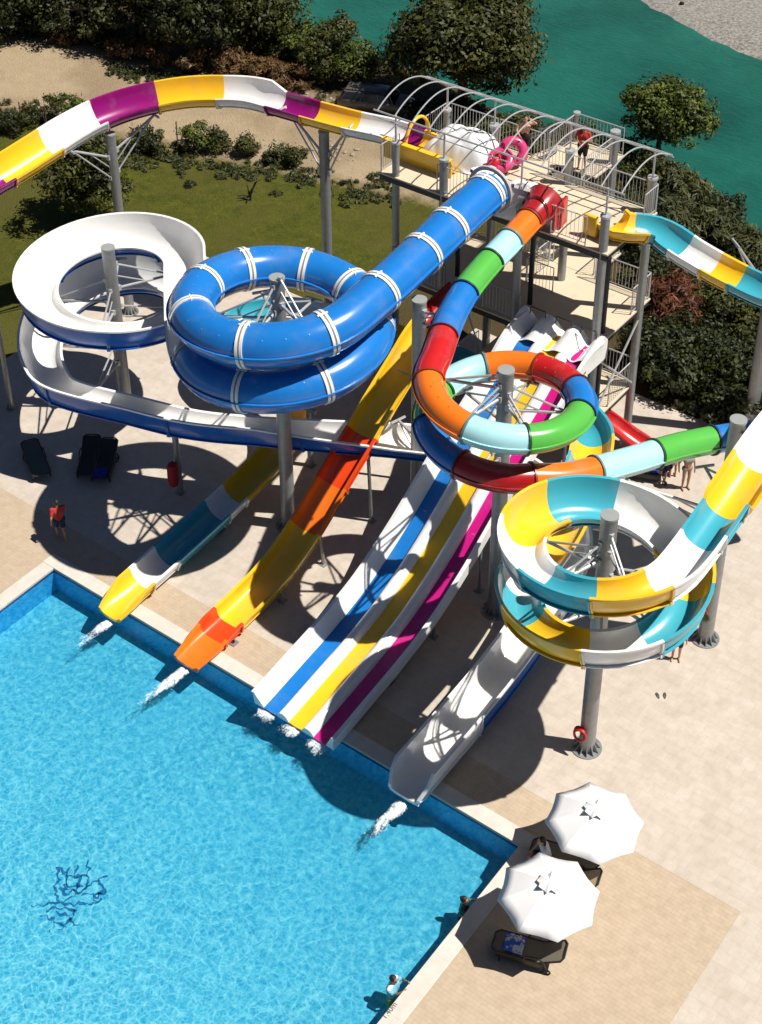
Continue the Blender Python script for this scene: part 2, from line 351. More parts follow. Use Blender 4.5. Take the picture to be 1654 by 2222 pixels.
# pool water: rippled reflecting layer, ripple light and caustic web painted into its transparency
m = bpy.data.materials.new('pool water'); m.use_nodes = True; n = m.node_tree.nodes; l = m.node_tree.links; n.clear()
out = n.new('ShaderNodeOutputMaterial'); tc = n.new('ShaderNodeTexCoord'); V = tc.outputs['Object']
tr = n.new('ShaderNodeBsdfTransparent'); gl = n.new('ShaderNodeBsdfGlossy'); gl.inputs['Roughness'].default_value = .08
fz = n.new('ShaderNodeFresnel'); fz.inputs['IOR'].default_value = 1.33; mxs = n.new('ShaderNodeMixShader')
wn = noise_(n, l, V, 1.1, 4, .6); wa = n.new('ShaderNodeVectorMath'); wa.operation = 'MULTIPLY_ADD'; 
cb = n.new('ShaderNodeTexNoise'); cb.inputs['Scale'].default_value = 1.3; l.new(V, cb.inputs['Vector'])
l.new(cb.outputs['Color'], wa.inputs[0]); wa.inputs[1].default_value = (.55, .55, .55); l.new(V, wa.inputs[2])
def caustic_web(sc):
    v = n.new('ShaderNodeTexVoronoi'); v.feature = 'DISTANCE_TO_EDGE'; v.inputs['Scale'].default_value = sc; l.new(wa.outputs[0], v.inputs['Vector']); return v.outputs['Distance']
w1 = caustic_web(3.1); w2 = caustic_web(5.3)
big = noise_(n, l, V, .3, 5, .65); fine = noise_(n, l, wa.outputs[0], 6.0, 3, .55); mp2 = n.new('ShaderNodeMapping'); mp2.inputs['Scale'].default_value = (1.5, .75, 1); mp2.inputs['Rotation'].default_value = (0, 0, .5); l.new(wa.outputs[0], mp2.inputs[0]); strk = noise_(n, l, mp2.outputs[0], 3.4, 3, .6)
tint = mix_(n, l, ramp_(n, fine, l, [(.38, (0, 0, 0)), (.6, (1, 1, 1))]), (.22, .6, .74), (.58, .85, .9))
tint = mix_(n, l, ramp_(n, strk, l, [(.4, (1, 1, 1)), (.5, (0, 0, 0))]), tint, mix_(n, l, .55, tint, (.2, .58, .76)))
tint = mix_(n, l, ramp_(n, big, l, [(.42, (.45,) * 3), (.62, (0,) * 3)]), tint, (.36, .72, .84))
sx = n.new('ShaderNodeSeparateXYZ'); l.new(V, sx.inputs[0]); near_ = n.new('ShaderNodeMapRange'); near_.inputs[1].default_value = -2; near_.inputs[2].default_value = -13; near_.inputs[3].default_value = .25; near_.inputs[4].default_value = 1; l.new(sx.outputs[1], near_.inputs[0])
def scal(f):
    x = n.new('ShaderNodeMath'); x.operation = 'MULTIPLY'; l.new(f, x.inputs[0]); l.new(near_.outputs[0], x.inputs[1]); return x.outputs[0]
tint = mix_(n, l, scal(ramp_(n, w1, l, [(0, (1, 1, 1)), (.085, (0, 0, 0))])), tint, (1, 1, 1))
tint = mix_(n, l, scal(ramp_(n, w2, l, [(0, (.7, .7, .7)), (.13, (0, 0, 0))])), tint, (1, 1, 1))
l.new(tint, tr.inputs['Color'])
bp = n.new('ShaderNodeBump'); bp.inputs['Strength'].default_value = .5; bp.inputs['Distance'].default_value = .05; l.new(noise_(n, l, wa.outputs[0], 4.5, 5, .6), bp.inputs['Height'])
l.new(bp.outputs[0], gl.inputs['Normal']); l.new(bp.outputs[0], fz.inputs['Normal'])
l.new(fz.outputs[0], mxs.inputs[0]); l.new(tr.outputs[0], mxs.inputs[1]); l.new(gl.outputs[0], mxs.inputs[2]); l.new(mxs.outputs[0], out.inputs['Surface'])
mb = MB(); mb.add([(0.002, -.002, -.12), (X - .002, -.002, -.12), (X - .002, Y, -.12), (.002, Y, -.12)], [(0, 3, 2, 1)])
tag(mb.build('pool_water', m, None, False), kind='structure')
# ---------------------------------------------------------------- slides
PA, PB, PC, PD, PE, PF = [tuple(at(*p)[:2]) for p in ((276, 895), (627, 1140), (905, 1110), (1073, 1325), (1273, 1622), (1530, 1385))]
def flange(mb, fr, pts, n, mi, w=.05, hi=.055):
    """bolted joint band on the outside of a trough"""
    p, t, s, u = fr; o = pts[n + 3:-2]; vs = []
    for dx in (-w / 2, w / 2):
        for i, (a, b) in enumerate(o):
            a0, b0 = o[max(i - 1, 0)]; a1, b1 = o[min(i + 1, len(o) - 1)]; d = Vector((a1 - a0, b1 - b0)); d = d.normalized() if d.length > 1e-6 else Vector((1, 0))
            nx, ny = d.y, -d.x
            if nx * a + ny * (b - .4) < 0: nx, ny = -nx, -ny
            vs.append(p + t * dx + s * a + u * b); vs.append(p + t * dx + s * (a + nx * hi) + u * (b + ny * hi))
    m = len(o) * 2; fs = []
    for i in range(len(o) - 1):
        k = 2 * i; fs += [(k + 1, k + 3, m + k + 3, m + k + 1), (k, k + 2, k + 3, k + 1), (m + k, m + k + 1, m + k + 3, m + k + 2)]
    mb.add(vs, fs, mi)
def open_slide(root, path, prof, segs, flat=True):
    """segs: (colour in, colour out, end index); one child mesh per moulded section"""
    fr = frames(path); i0 = 0
    for ci, cout, i1 in segs:
        if i1 <= i0: continue
        mb = MB(); F = fr[i0:i1 + 1]; n = prof(i0)[1]
        N_ = len(prof(i0)[0]); sweep(mb, F, lambda i: prof(i0 + i)[0], lambda k: 0 if k < n + 2 or k > N_ - 4 else 1)
        for e in (0, len(F) - 1):
            pts, n = prof(i0 + e); p, t, s, u = F[e]; vs = [p + s * a + u * b for a, b in pts]; N = len(pts)
            mb.add(vs, [tuple(range(N)) if e else tuple(range(N))[::-1]], 1)
            flange(mb, (p + t * (.03 if e == 0 else -.03), t, s, u), pts, n, 1)
        mb.build('flume_section', [G[ci], G[cout]], root, angle=50)
        i0 = i1
    return fr
dots = dict(blue=mat('pale blue spot', (.05, .27, .62), .3), orange=mat('brown spot', (.4, .1, .012), .4), red=mat('pink spot', (.62, .08, .06), .3))
def tube_slide(root, path, r, segs, ringmat=None, fin=.07, band=True, dotsec=None):
    fr = frames(path); i0 = 0; prof = tube_prof(r, fin=fin)
    for c, i1 in segs:
        if i1 <= i0: continue
        mb = MB(); sweep(mb, fr[i0:i1 + 1], lambda i: prof, lambda k: 0)
        dm = G[c]
        if i1 - i0 > 6 and c in dots and segs.index((c, i1)) in (dotsec or ()):          # little round light spots moulded into the upper shell
            dm = dots[c]; m_ = (i0 + i1) // 2
            for da in (-.75, .15):
                for q in (-2, 0, 2):
                    p, t, s, u = fr[max(i0 + 1, min(i1 - 1, m_ + q))]; nn = u * cos(da) + s * sin(da); mb.ell(p + nn * (r + .001), (.03, .03, .005), 8, 4, 1, nn.to_track_quat('Z', 'Y').to_matrix())
        mb.build('tube_section', [G[c], dm], root, angle=30)
        i0 = i1
    return fr
def legs(root, pts, name='support_leg', r=.055, m=None):
    for (x, y, z) in pts:
        mb = MB(); mb.bar((x, y, 0), (x, y, z), r, 8); mb.box((x, y, .012), (.3, .3, .022)); mb.bar((x - .3, y, z), (x + .3, y, z), r * .8, 6)
        mb.build(name, m or GALV, root)

# blue tube slide: straight run from the tower, one and a half turns round its post, then a white open flume with a blue outside
PBc = (PB[0] + .08, PB[1] + .06); RB, rB = 2.76, .68; zB = lambda a: 9.68 - .0046 * abs(a)
pth = [Vector((7.52, 13.75, 10.42)), Vector((7.55, 11.8, 10.22)), Vector((7.64, 9.6, 9.98))] + ringpts(PBc, RB, 2, -495, lambda a: zB(a - 2))
blueP = cr(pth)
ROOT_BLUE = thing('blue_tube_slide', (PB[0], PB[1], 0), 'big blue tube slide with white joint bands, running on into a white open flume', 'water slide')
bm_ = cuts(blueP, [(958, 482), (913, 548), (828, 632), (703, 722), (540, 742), (412, 690), (440, 612), (535, 588), (655, 592), (758, 622), (812, 712), (705, 820), (530, 838), (395, 795)])
fr = tube_slide(ROOT_BLUE, blueP, rB, [('blue', i) for i in bm_] + [('blue', len(blueP) - 1)], dotsec=(4, 5, 6, 8, 12))
for i in bm_ + [1, len(blueP) - 2]:
    p, t, s, u = fr[i]; mb = MB()
    for dx, mi, ww, hh in ((-.07, 0, .085, .04), (0, 1, .055, .03), (.07, 0, .085, .04)): tie(mb, (p + t * dx, t, s, u), rB, ww, hh, mi)
    mb.tube([p + u * (rB + .02) - t * .17, p + u * (rB + .02) + t * .17], .035, 6)
    mb.build('joint_band', [G['white'], JOINT], ROOT_BLUE)
# white flume
RA = 2.6; zA = lambda a: (5.78 - .0035 * (a - 45)) if a < 306 else 4.866 - .0062 * (a - 306)
e = blueP[-1]; t_ = (blueP[-1] - blueP[-2]).normalized()
wp = [e - Vector((0, 0, .66)), e + t_ * 1.6 - Vector((0, 0, .82))]
lead = ringpts(PA, RA, 38, 560, zA)
low = [Vector((PA[0] + r * cos(R(a)), PA[1] + r * sin(R(a)), z)) for a, r, z in ((576, 2.6, 3.2), (590, 2.68, 3.1), (606, 2.86, 3.02), (622, 3.12, 2.95), (638, 3.45, 2.9))]
strt = [at(*p) for p in ((300, 902, 2.9 + .2), (420, 930, 3.02), (560, 944, 2.95), (720, 955, 2.9), (890, 966, 2.82))]
strt = [Vector((p.x, p.y, p.z - .3)) for p in strt]
tail = [Vector(p) for p in ((10.0, 10.35, 2.35), (12.2, 10.25, 2.1), (13.9, 9.1, 1.8), (14.6, 7.3, 1.25), (14.62, 5.8, .72), (14.62, 4.2, .36), (14.62, 2.6, .2), (14.62, 1.0, .12), (14.62, -.1, .09), (14.62, -.62, .1))]
whiteP = cr(wp + lead + low + strt + tail)
NW = len(whiteP); ie = min(range(NW), key=lambda i: (whiteP[i].xy - Vector((14.62, 2.3))).length); ia = min(range(NW), key=lambda i: (whiteP[i] - strt[2]).length); ib = min(range(NW), key=lambda i: (whiteP[i] - tail[3]).length); ic = min(range(NW), key=lambda i: (whiteP[i] - tail[-2]).length)
def profA(i):
    k = min(1, max(0, (i - ia) / 20)); k2 = min(1, max(0, (i - ic) / max(1, NW - 1 - ic)))
    hl, hr = .5 + .1 * k, 1.12 - .5 * k
    hl, hr = hl * (1 - .75 * k2), hr * (1 - .75 * k2)
    kb = min(1, max(0, (i - ib + 10) / 20)); return flume_prof((.66 - .08 * kb) * (1 - .24 * k2 ** 3), hl + .28 * kb * (1 - k2), hr + .12 * kb * (1 - k2), ledge=.08, pw=1 - .42 * kb)
marks = [k for k in range(18, NW - 4, 19)]
segs = [('white', 'navy', k) for k in marks if k < ie - 8] + [('white', 'navy', ie), ('white', 'white', NW - 1)]
open_slide(ROOT_BLUE, whiteP, profA, segs)
legs(ROOT_BLUE, [(*at(392, 1068)[:2], 2.6), (*at(675, 1010)[:2], 2.5), (14.62, 2.9, .1), (14.62, 6.6, .8)], r=.11)

# coloured narrow tube slide
RD, rD = 2.2, .43; zD = lambda a: 9.2 - .0039 * (a - 180)
pth = [Vector((9.15, 14.15, 10.05)), Vector((9.22, 12.6, 9.83)), Vector((9.28, 10.9, 9.6)), Vector((9.42, 9.6, 9.42)), Vector((9.75, 8.3, 9.27))] + ringpts(PD, RD, 192, 684, zD)
pth += [at(1225, 1036, 7.05), at(1360, 1003, 6.7), at(1480, 968, 6.35), at(1600, 946, 6.0), at(1720, 930, 5.6), at(1850, 915, 5.2)]
colP = cr(pth, .18)
ROOT_COL = thing('coloured_tube_slide', (PD[0], PD[1], 0), 'narrow coiling tube slide in red, orange, pale blue, green and dark blue lengths', 'water slide')
ci = cuts(colP, [.45, (1112, 528), (1073, 572), (1000, 632), (938, 715), (945, 825), (1015, 932), (1145, 950), (1258, 900), (1252, 838), (1170, 800), (1060, 803), (968, 850), (946, 922), (1003, 1013), (1148, 1050), (1297, 1022), (1421, 987), (1546, 955)])
cols = ['red', 'orange', 'pale', 'green', 'blue', 'red', 'orange', 'pale', 'green', 'blue', 'red', 'orange', 'pale', 'green', 'blue', 'dred', 'orange', 'pale', 'green', 'blue']
frD = tube_slide(ROOT_COL, colP, rD, list(zip(cols, ci + [len(colP) - 1])), fin=.05, dotsec=(6, 10, 14, 19))
dk = {'red': (.12, .005, .008), 'orange': (.25, .03, .008), 'pale': (.1, .2, .21), 'green': (.012, .07, .012), 'blue': (.008, .02, .09), 'dred': (.1, .004, .006)}
for c, i in zip(cols[1:], ci):
    mb = MB(); tie(mb, frD[i], rD, .06, .05); mb.build('joint_ring', mat('joint ring ' + c, dk[c], .4), ROOT_COL)
# flared entry of the coloured tube
p, t, s, u = frD[0]; mb = MB(); n = 26; vs = []
for dx, rr in ((.5, rD + .03), (.1, rD + .06), (-.25, rD + .16), (-.5, rD + .26), (-.52, rD + .22), (-.2, rD + .06), (.4, rD - .02)): vs += [p + t * dx + s * (rr * cos(2 * pi * k / n)) + u * (rr * sin(2 * pi * k / n)) for k in range(n)]
mb.add(vs, [(j * n + k, (j + 1) * n + k, (j + 1) * n + (k + 1) % n, j * n + (k + 1) % n) for j in range(6) for k in range(n)]); mb.build('entry_funnel', G['dred'], ROOT_COL)
for q, z0 in (((1208, 470), 9.35), ((1222, 463), 9.35)):
    b = at(*q, 9.8); mb = MB(); mb.box((b.x, b.y, 9.85), (.12, .5, 1.0), .15); mb.build('entry_panel', G['red'], ROOT_COL, bevel=.04)

# turquoise, yellow and white open flume: out of the right end of the tower, off the picture, back round its post, under the tower and out to the pool
RE = 2.22; zE = lambda a: 8.5 - .005 * abs(a) - .48
tp = [Vector((10.95, 15.6, 9.32)), at(1345, 487, 9.75) - Vector((0, 0, .45)), at(1420, 497, 9.5) - Vector((0, 0, .45)), at(1500, 547, 9.25) - Vector((0, 0, .45)), at(1580, 592, 9.1) - Vector((0, 0, .45)), at(1660, 630, 9.0) - Vector((0, 0, .45))]
tp += [Vector((18.4, 15.0, 8.45)), Vector((19.6, 13.2, 8.95 - .5)), Vector((19.98, 11.0, 9.0)), Vector((19.98, 8.6, 9.05)), Vector((19.98, 6.4, 8.98))]
tp[6:9] = [Vector((18.4, 15.3, 8.52)), Vector((19.6, 13.6, 8.5)), Vector((19.98, 11.4, 8.7))]
tp = tp[:6] + [Vector((18.3, 15.2, 8.9)), Vector((19.55, 13.7, 9.0)), Vector((20.0, 11.5, 9.05)), Vector((20.0, 8.8, 8.9)), Vector((20.0, 6.4, 8.38))]
tp += ringpts(PE, RE, 0, -515, zE)
tp += [Vector(p) for p in ((15.35, 4.9, 4.85), (14.85, 7.0, 4.35), (14.2, 9.0, 4.0), (13.45, 11.0, 3.7), (12.7, 12.3, 3.5), (11.4, 13.15, 3.3), (9.6, 13.35, 3.15), (7, 13.35, 3.0), (4, 13.35, 2.85), (1.2, 13.3, 2.6), (-.7, 12.9, 2.45), (-1.75, 11.9, 2.3), (-1.5, 10.8, 2.15), (-.4, 10.25, 2.0), (1.0, 10.2, 1.85), (2.2, 9.8, 1.6), (2.85, 8.9, 1.3), (3.13, 7.6, .95), (3.13, 6, .62), (3.13, 4.2, .4), (3.13, 2.4, .26), (3.13, .8, .15), (3.13, -.1, .09), (3.13, -.55, .1))]
tealP = cr(tp); NT = len(tealP)
ROOT_TEAL = thing('turquoise_yellow_slide', (PE[0], PE[1], 0), 'open spiral flume in turquoise, yellow and white sections, coil nearest the parasols', 'water slide')
ti = cuts(tealP, [(1390, 470), (1482, 535), (1550, 577), (1605, 600), 5.5, (1632, 1025), (1577, 1133), (1512, 1191), (1414, 1253), (1293, 1279), (1191, 1250), (1140, 1190), (1191, 1105), (1345, 1090), (1485, 1170), (1500, 1310), (1395, 1365), (1284, 1385), (1150, 1345), (1112, 1290), (1180, 1210), (1265, 1150), (1335, 1030), (1350, 965)], win=9)
cl = ['yellow', 'teal', 'white', 'yellow', 'teal', 'white', 'yellow', 'teal', 'white', 'yellow', 'teal', 'white', 'yellow', 'teal', 'white', 'yellow', 'teal', 'white', 'yellow', 'teal', 'white', 'yellow', 'teal', 'yellow', 'teal']
ti2 = [min(range(ti[-1], NT), key=lambda i: (tealP[i].xy - Vector(q)).length) for q in ((4.6, 13.35), (1.4, 13.3), (-.6, 12.9), (-1.4, 10.7))]
ti3 = [min(range(NT - 70, NT), key=lambda i: (tealP[i].xy - Vector(q)).length) for q in ((3.13, 5.6), (3.13, 4.55), (3.13, 2.1), (3.13, .95))]
allc = cl + ['yellow', 'white', 'teal', 'yellow', 'white', 'teal', 'white', 'yellow']
alli = ti + [ti2[0], ti2[1], ti2[2], ti2[3]] + ti3 + [NT - 1]
iE0 = min(range(NT), key=lambda i: (tealP[i] - Vector((20.0, 6.4, 8.38))).length); iE1 = min(range(NT), key=lambda i: (tealP[i] - Vector((14.2, 9.0, 4.0))).length)
def profE(i):
    k2 = max(0, (i - (NT - 6)) / 5)
    if iE0 < i < iE1: return flume_prof(.56, .9, .42, ledge=.1)
    return flume_prof((.6 - .09 * min(1, max(0, (i - NT + 60) / 20))) * (1 - .24 * k2 ** 3), .55 * (1 - .75 * k2), .55 * (1 - .75 * k2), ledge=.06 if i < iE0 else .05)
def ramp(f, i, d=14): return f(i)
open_slide(ROOT_TEAL, tealP, profE, [(a, a, b) for a, b in zip(allc, alli)])
legs(ROOT_TEAL, [(3.13, 4.6, .3), (3.13, 1.2, .1), (1.6, 10.1, 1.6), (-.9, 12.7, 2.3), (6, 13.35, 2.9)], r=.07)
b = at(1300, 492, 9.7); mb = MB(); mb.box((b.x - .25, b.y - .1, 9.72), (.5, .16, .75)); mb.build('entry_board', G['yellow'], ROOT_TEAL, bevel=.05)

# purple, yellow and white open flume off the left end of the tower
pp = [Vector((4.9, 16.05, 9.33)), Vector((3.2, 16.12, 9.3))] + [at(*q) - Vector((0, 0, .5)) for q in ((850, 281, 9.8), (765, 262, 9.7), (685, 241, 9.6), (600, 217, 9.5), (540, 203, 9.4), (480, 200, 9.3), (410, 202, 9.2), (345, 212, 9.05), (280, 228, 8.92), (220, 250, 8.8), (155, 284, 8.6), (95, 322, 8.42), (35, 360, 8.25), (-30, 398, 8.08), (-100, 440, 7.9))]
purP = cr(pp); NP = len(purP)
ROOT_PUR = thing('purple_yellow_slide', (-4, 16, 0), 'open flume in purple, yellow and white sections curving off the tower over the lawn', 'water slide')
pi_ = cuts(purP, [(868, 285), (768, 262), (686, 241), (603, 217), (482, 200), (346, 212), (217, 252), (103, 318), (8, 376)])
ij = pi_[3]
def profP(i):
    k = min(1, max(0, (i - ij) / 3))
    return flume_prof(.62, .52, .55 + .32 * k, ledge=.05)
open_slide(ROOT_PUR, purP, profP, [(a, a, b) for a, b in zip(['yellow', 'purple', 'white', 'yellow', 'purple', 'white', 'yellow', 'purple', 'white', 'yellow', 'purple'], [min(range(NP), key=lambda i: abs(purP[i].x - 2.75))] + pi_ + [NP - 1])])
hp = Vector((2.95, 16.1, 10.0)); mb = MB()
mb.tube([hp + Vector((0, .72 * cos(a), .95 * sin(a) - .25)) for a in [2 * pi * k / 40 for k in range(40)]], .06, 10, False, 0, True); mb.build('entry_hoop', G['yellow'], ROOT_PUR)
mb = MB(); mb.box((3.5, 15.32, 9.6), (2.9, .07, .75)); mb.box((3.5, 15.26, 10.0), (2.9, .22, .06)); mb.build('entry_side_wall', G['yellow'], ROOT_PUR, bevel=.02)

# steep straight orange, red and yellow slide
zs = [(14.1, 5.62), (13.2, 5.55), (12.4, 5.4), (11.65, 5.15), (10.87, 4.65), (9.57, 3.85), (8.25, 2.98), (7.0, 2.2), (5.55, 1.25), (4.35, .65), (3.4, .36), (2.16, .2), (1.17, .14), (.2, .1), (-.2, .09), (-.6, .1)]
oraP = cr([Vector((6.42, y, z)) for y, z in zs]); NO = len(oraP)
ROOT_ORA = thing('orange_yellow_slide', (6.42, 6, 0), 'steep straight open slide in dark red, yellow and orange sections', 'water slide')
oi = [min(range(NO), key=lambda i: abs(oraP[i].y - y)) for y in (12.2, 8.35, 6.75, 5.25, 1.45, .72)]
def profO(i):
    k2 = max(0, (i - (NO - 6)) / 5)
    return flume_prof(.51 * (1 - .24 * k2 ** 3), .42 * (1 - .75 * k2), .42 * (1 - .75 * k2), lip=.11, ledge=.05, n=14, pw=.62)
open_slide(ROOT_ORA, oraP, profO, [(a, a, b) for a, b in zip(['dred', 'yellow', 'rorange', 'orange', 'yellow', 'rorange', 'orange'], oi + [NO - 1])])
for y in (1.0, 3.3, 5.4, 8.0, 10.6):
    z = oraP[min(range(NO), key=lambda i: abs(oraP[i].y - y))].z
    for dx in ((.55,) if y > 3 else (-.5, .5)):
        mb = MB(); mb.bar((6.42 + dx, y, 0), (6.42 + dx * .8, y, z - .02), .06 if y > 3 else .04, 8); mb.box((6.42 + dx, y, .012), (.26, .26, .02)); mb.bar((5.9, y, z - .06), (6.95, y, z - .06), .045, 6); mb.build('support_leg', GALV, ROOT_ORA)

# three lane racing slide
zr = [(14.0, 5.72), (13.4, 5.72), (12.9, 5.62), (11.9, 4.95), (10.6, 4.22), (8.9, 3.28), (7.3, 2.28), (6.3, 1.7), (4.84, 1.02), (3.9, .72), (2.7, .46), (1.6, .3), (.7, .17), (-.1, .05), (-.42, .02)]
racP = cr([Vector((10.45, y, z)) for y, z in zr]); frR = frames(racP)
ROOT_RAC = thing('racing_slide', (10.45, 6, 0), 'wide white three lane racing slide with blue, yellow and magenta lanes running into the pool', 'water slide')
W0 = -1.42
lanes = [(.34, 'W'), (.50, 'blue'), (.44, 'W'), (.50, 'yellow'), (.44, 'W'), (.46, 'magenta'), (.22, 'W')]
# each strip: list of (x, z) profile points
x = W0; xs = []
for wd, c in lanes: xs.append((x, x + wd, c)); x += wd
def strip(name, prof, m):
    prof = [(-a, b) for a, b in prof][::-1]
    mb = MB(); sweep(mb, frR, lambda i: prof, lambda k: 0)
    for e in (0, -1):
        p, t, s, u = frR[e]; mb.add([p + s * a + u * b for a, b in prof], [tuple(range(len(prof)))], 0)
    return mb.build(name, m, ROOT_RAC, angle=60)
H = .2
for k, (a, b, c) in enumerate(xs):
    if c != 'W':
        strip('lane', [(a, 0), ((a + b) / 2, -.025), (b, 0), (b, -.06), (a, -.06)], G[c])
    elif k == 0:
        strip('side_wall', [(a - .1, .44), (a + .02, .46), (a + .1, .3), (b - .08, .1), (b, 0), (b, -.06), (a - .04, -.08), (a - .05, .38), (a - .1, .38)], G['white'])
    elif k == 6:
        strip('side_wall', [(a, 0), (a + .06, .12), (b - .06, .34), (b, .46), (b + .12, .45), (b + .12, .38), (b + .06, .38), (b + .05, -.08), (a, -.06)], G['white'])
    else:
        m_ = (a + b) / 2; strip('divider', [(a, 0), (a + .05, .1), (a + .12, .18), (m_, .2), (b - .12, .18), (b - .05, .1), (b, 0), (b, -.06), (a, -.06)], G['white'])
for y in (12.4, 9.9, 7.4, 4.9, 2.6):
    z = racP[min(range(len(racP)), key=lambda i: abs(racP[i].y - y))].z
    for dx in (-1.3, 1.3):
        mb = MB(); mb.bar((10.45 + dx, y, 0), (10.45 + dx, y, z - .08), .06, 8); mb.box((10.45 + dx, y, .012), (.26, .26, .02)); mb.build('support_leg', GALV, ROOT_RAC)
    mb = MB(); mb.bar((8.85, y, z - .14), (11.75, y, z - .14), .06, 6); mb.build('cross_beam', GALV, ROOT_RAC)
# humped start block with three entries
mb = MB(); nx, ny = 30, 12; vs = []
for j in range(ny + 1):
    for i in range(nx + 1):
        u_ = i / nx; v_ = j / ny; xx = 8.87 + 3.1 * u_; yy = 13.0 + 1.35 * v_
        lane = max(0, cos((u_ * 3.0 - .45) * 2 * pi) * .5 + .5) ** 1.5
        zz = 5.66 + (1 - lane) * .62 * min(1, .35 + v_ * 1.1) + .06 * noise.noise(Vector((xx * 2, yy * 2, 0)))
        if v_ > .85: zz -= (1 - lane) * .25 * (v_ - .85) / .15
        vs.append((xx, yy, zz))
fs = [(j * (nx + 1) + i, j * (nx + 1) + i + 1, (j + 1) * (nx + 1) + i + 1, (j + 1) * (nx + 1) + i) for j in range(ny) for i in range(nx)]
mb.add(vs, fs)
rim = [j * (nx + 1) for j in range(ny + 1)] + [ny * (nx + 1) + i for i in range(1, nx + 1)] + [j * (nx + 1) + nx for j in range(ny - 1, -1, -1)]
k0 = len(mb.v); mb.v += [(vs[i][0], vs[i][1], 5.3) for i in rim]
for a in range(len(rim) - 1): mb.f.append((rim[a], rim[a + 1], k0 + a + 1, k0 + a)); mb.m.append(0)
mb.build('start_block', G['white'], ROOT_RAC, angle=60)
for xx in (9.55, 10.55, 11.5):
    mb = MB(); c = Vector((xx, 13.85, 6.25)); mb.tube([c + Vector((-.3, 0, 0)), c + Vector((-.28, 0, .28)), c + Vector((.28, 0, .28)), c + Vector((.3, 0, 0))], .02, 6); mb.build('grab_rail', DSTEEL, ROOT_RAC)

# ---------------------------------------------------------------- posts that carry the coils
def post(xy, h, r, label, arms=(), gus=True, ring=None):
    o = thing('steel_post', (xy[0], xy[1], 0), label, 'post', 'tall galvanised posts carrying the slides')
    mb = MB(); mb.lathe([(r, .03), (r * .97, h - .06)], (xy[0], xy[1], 0), 26); mb.build('column', GALV, o)
    mb = MB(); mb.lathe([(0, .001), (r + .012, 0), (r + .012, .07), (0, .075)], (xy[0], xy[1], h - .065), 26); mb.build('cap', CAPM, o)
    mb = MB(); mb.lathe([(r * 1.9, .0), (r * 1.9, .03), (r, .03)], (xy[0], xy[1], 0.002), 26)
    for k in range(12):
        a = 2 * pi * k / 12; d = Vector((cos(a), sin(a), 0)); q = d.cross(Vector((0, 0, 1))) * .012; c = Vector((xy[0], xy[1], 0))
        vs = [c + d * r * .98 + q + Vector((0, 0, .03)), c + d * r * 1.75 + q + Vector((0, 0, .03)), c + d * r * .98 + q + Vector((0, 0, .3))]; vs += [v - 2 * q for v in vs]
        mb.add(vs, [(0, 1, 2), (3, 5, 4), (0, 3, 4, 1), (1, 4, 5, 2), (0, 2, 5, 3)])
    mb.build('base_plate', GALV, o)
    for (tip, z0, style) in arms:
        tip = Vector(tip); d = Vector((tip.x - xy[0], tip.y - xy[1], 0)).normalized(); base = Vector((xy[0], xy[1], z0)) + d * r * .9
        mb = MB(); q = d.cross(Vector((0, 0, 1)))
        mb.bar(base, tip, .05, 8); mb.bar(base + Vector((0, 0, style)), tip + (base - tip) * .06, .035, 6)
        mb.bar(base + q * .0 + Vector((0, 0, style * .5)), base + (tip - base) * .5, .025, 6)
        mb.box(base + Vector((0, 0, 0)), (.16, .16, .2)); mb.box(base + Vector((0, 0, style)), (.12, .12, .16)); mb.bar(tip - q * .3, tip + q * .3, .05, 6)
        mb.build('support_arm', GALVL, o)
    return o
hA, hB, hC, hD, hE, hF = 7.21, 9.99, 8.72, 9.46, 8.86, 8.61
rad = .235
def ra(c, r, ang, z, z0, st): return ((c[0] + r * cos(R(ang)), c[1] + r * sin(R(ang)), z), z0, st)
post(PA, hA, rad, 'thick grey post rising through the middle of the white flume coil',
     [ra(PA, 2.3, a, zA(a + 360 * 0 if a > 45 else a) - .2, zA(a) - .25, 1.0 if a < 200 else .9) for a in (60, 130, 215, 300)] + [ra(PA, 2.3, a, zA(a + 360) - .2, zA(a + 360) - .3, .9) for a in (70, 140, 215, 290)])
post(PB, hB, rad, 'thick grey post rising through the middle of the big blue tube coil',
     [ra(PB, 2.2, a, zB(a) - .62, zB(a) - .5, .95) for a in (-20, -80, -150, -215, -260, -310)] + [ra(PB, 2.2, a - 360, zB(a - 360) - .62, zB(a - 360) - .5, .8) for a in (-20, -80, -130)])
post(PC, hC, rad, 'thick grey post standing between the orange slide and the coloured tube coil',
     [((9.6, 8.9, 8.85), 8.35, -.5), ((6.9, 9.6, 3.3), 3.2, -.6)])
post(PD, hD, rad, 'thick grey post rising through the middle of the coloured tube coil',
     [ra(PD, 1.95, a, zD(a) - .4, zD(a) - .35, .8 if zD(a) < 8.6 else .45) for a in (200, 260, 330, 395, 460, 520)] + [ra(PD, 1.95, a, zD(a) - .4, zD(a) - .35, -.7) for a in (575, 640)])
post(PE, hE, rad, 'thick grey post in the turquoise and yellow coil, red hose ring hung on it',
     [ra(PE, 1.9, a, zE(a) - .15, zE(a) - .1, .6 if zE(a) < 8 else .3) for a in (-40, -110, -180, -240, -310)] + [ra(PE, 1.9, a, zE(a) - .15, zE(a) - .1, .8) for a in (-370, -420, -480)])
post(PF, hF, rad, 'thick grey post at the right with a red flower tied low on it',
     [((17.3, 10.95, 5.55), 5.5, .8), ((16.2, 8.1, 6.3), 5.2, -.6), ((19.9, 9.3, 8.85), 8.2, -.7)])
g = at(240, 297, 8.0); post((g.x, g.y), 8.15, .19, 'grey post standing by the bushy tree on the lawn under the purple flume', [((g.x + .5, g.y + 1.9, 8.3), 7.4, -.9), ((g.x - .3, g.y - 1.8, 8.1), 7.2, -.9)])
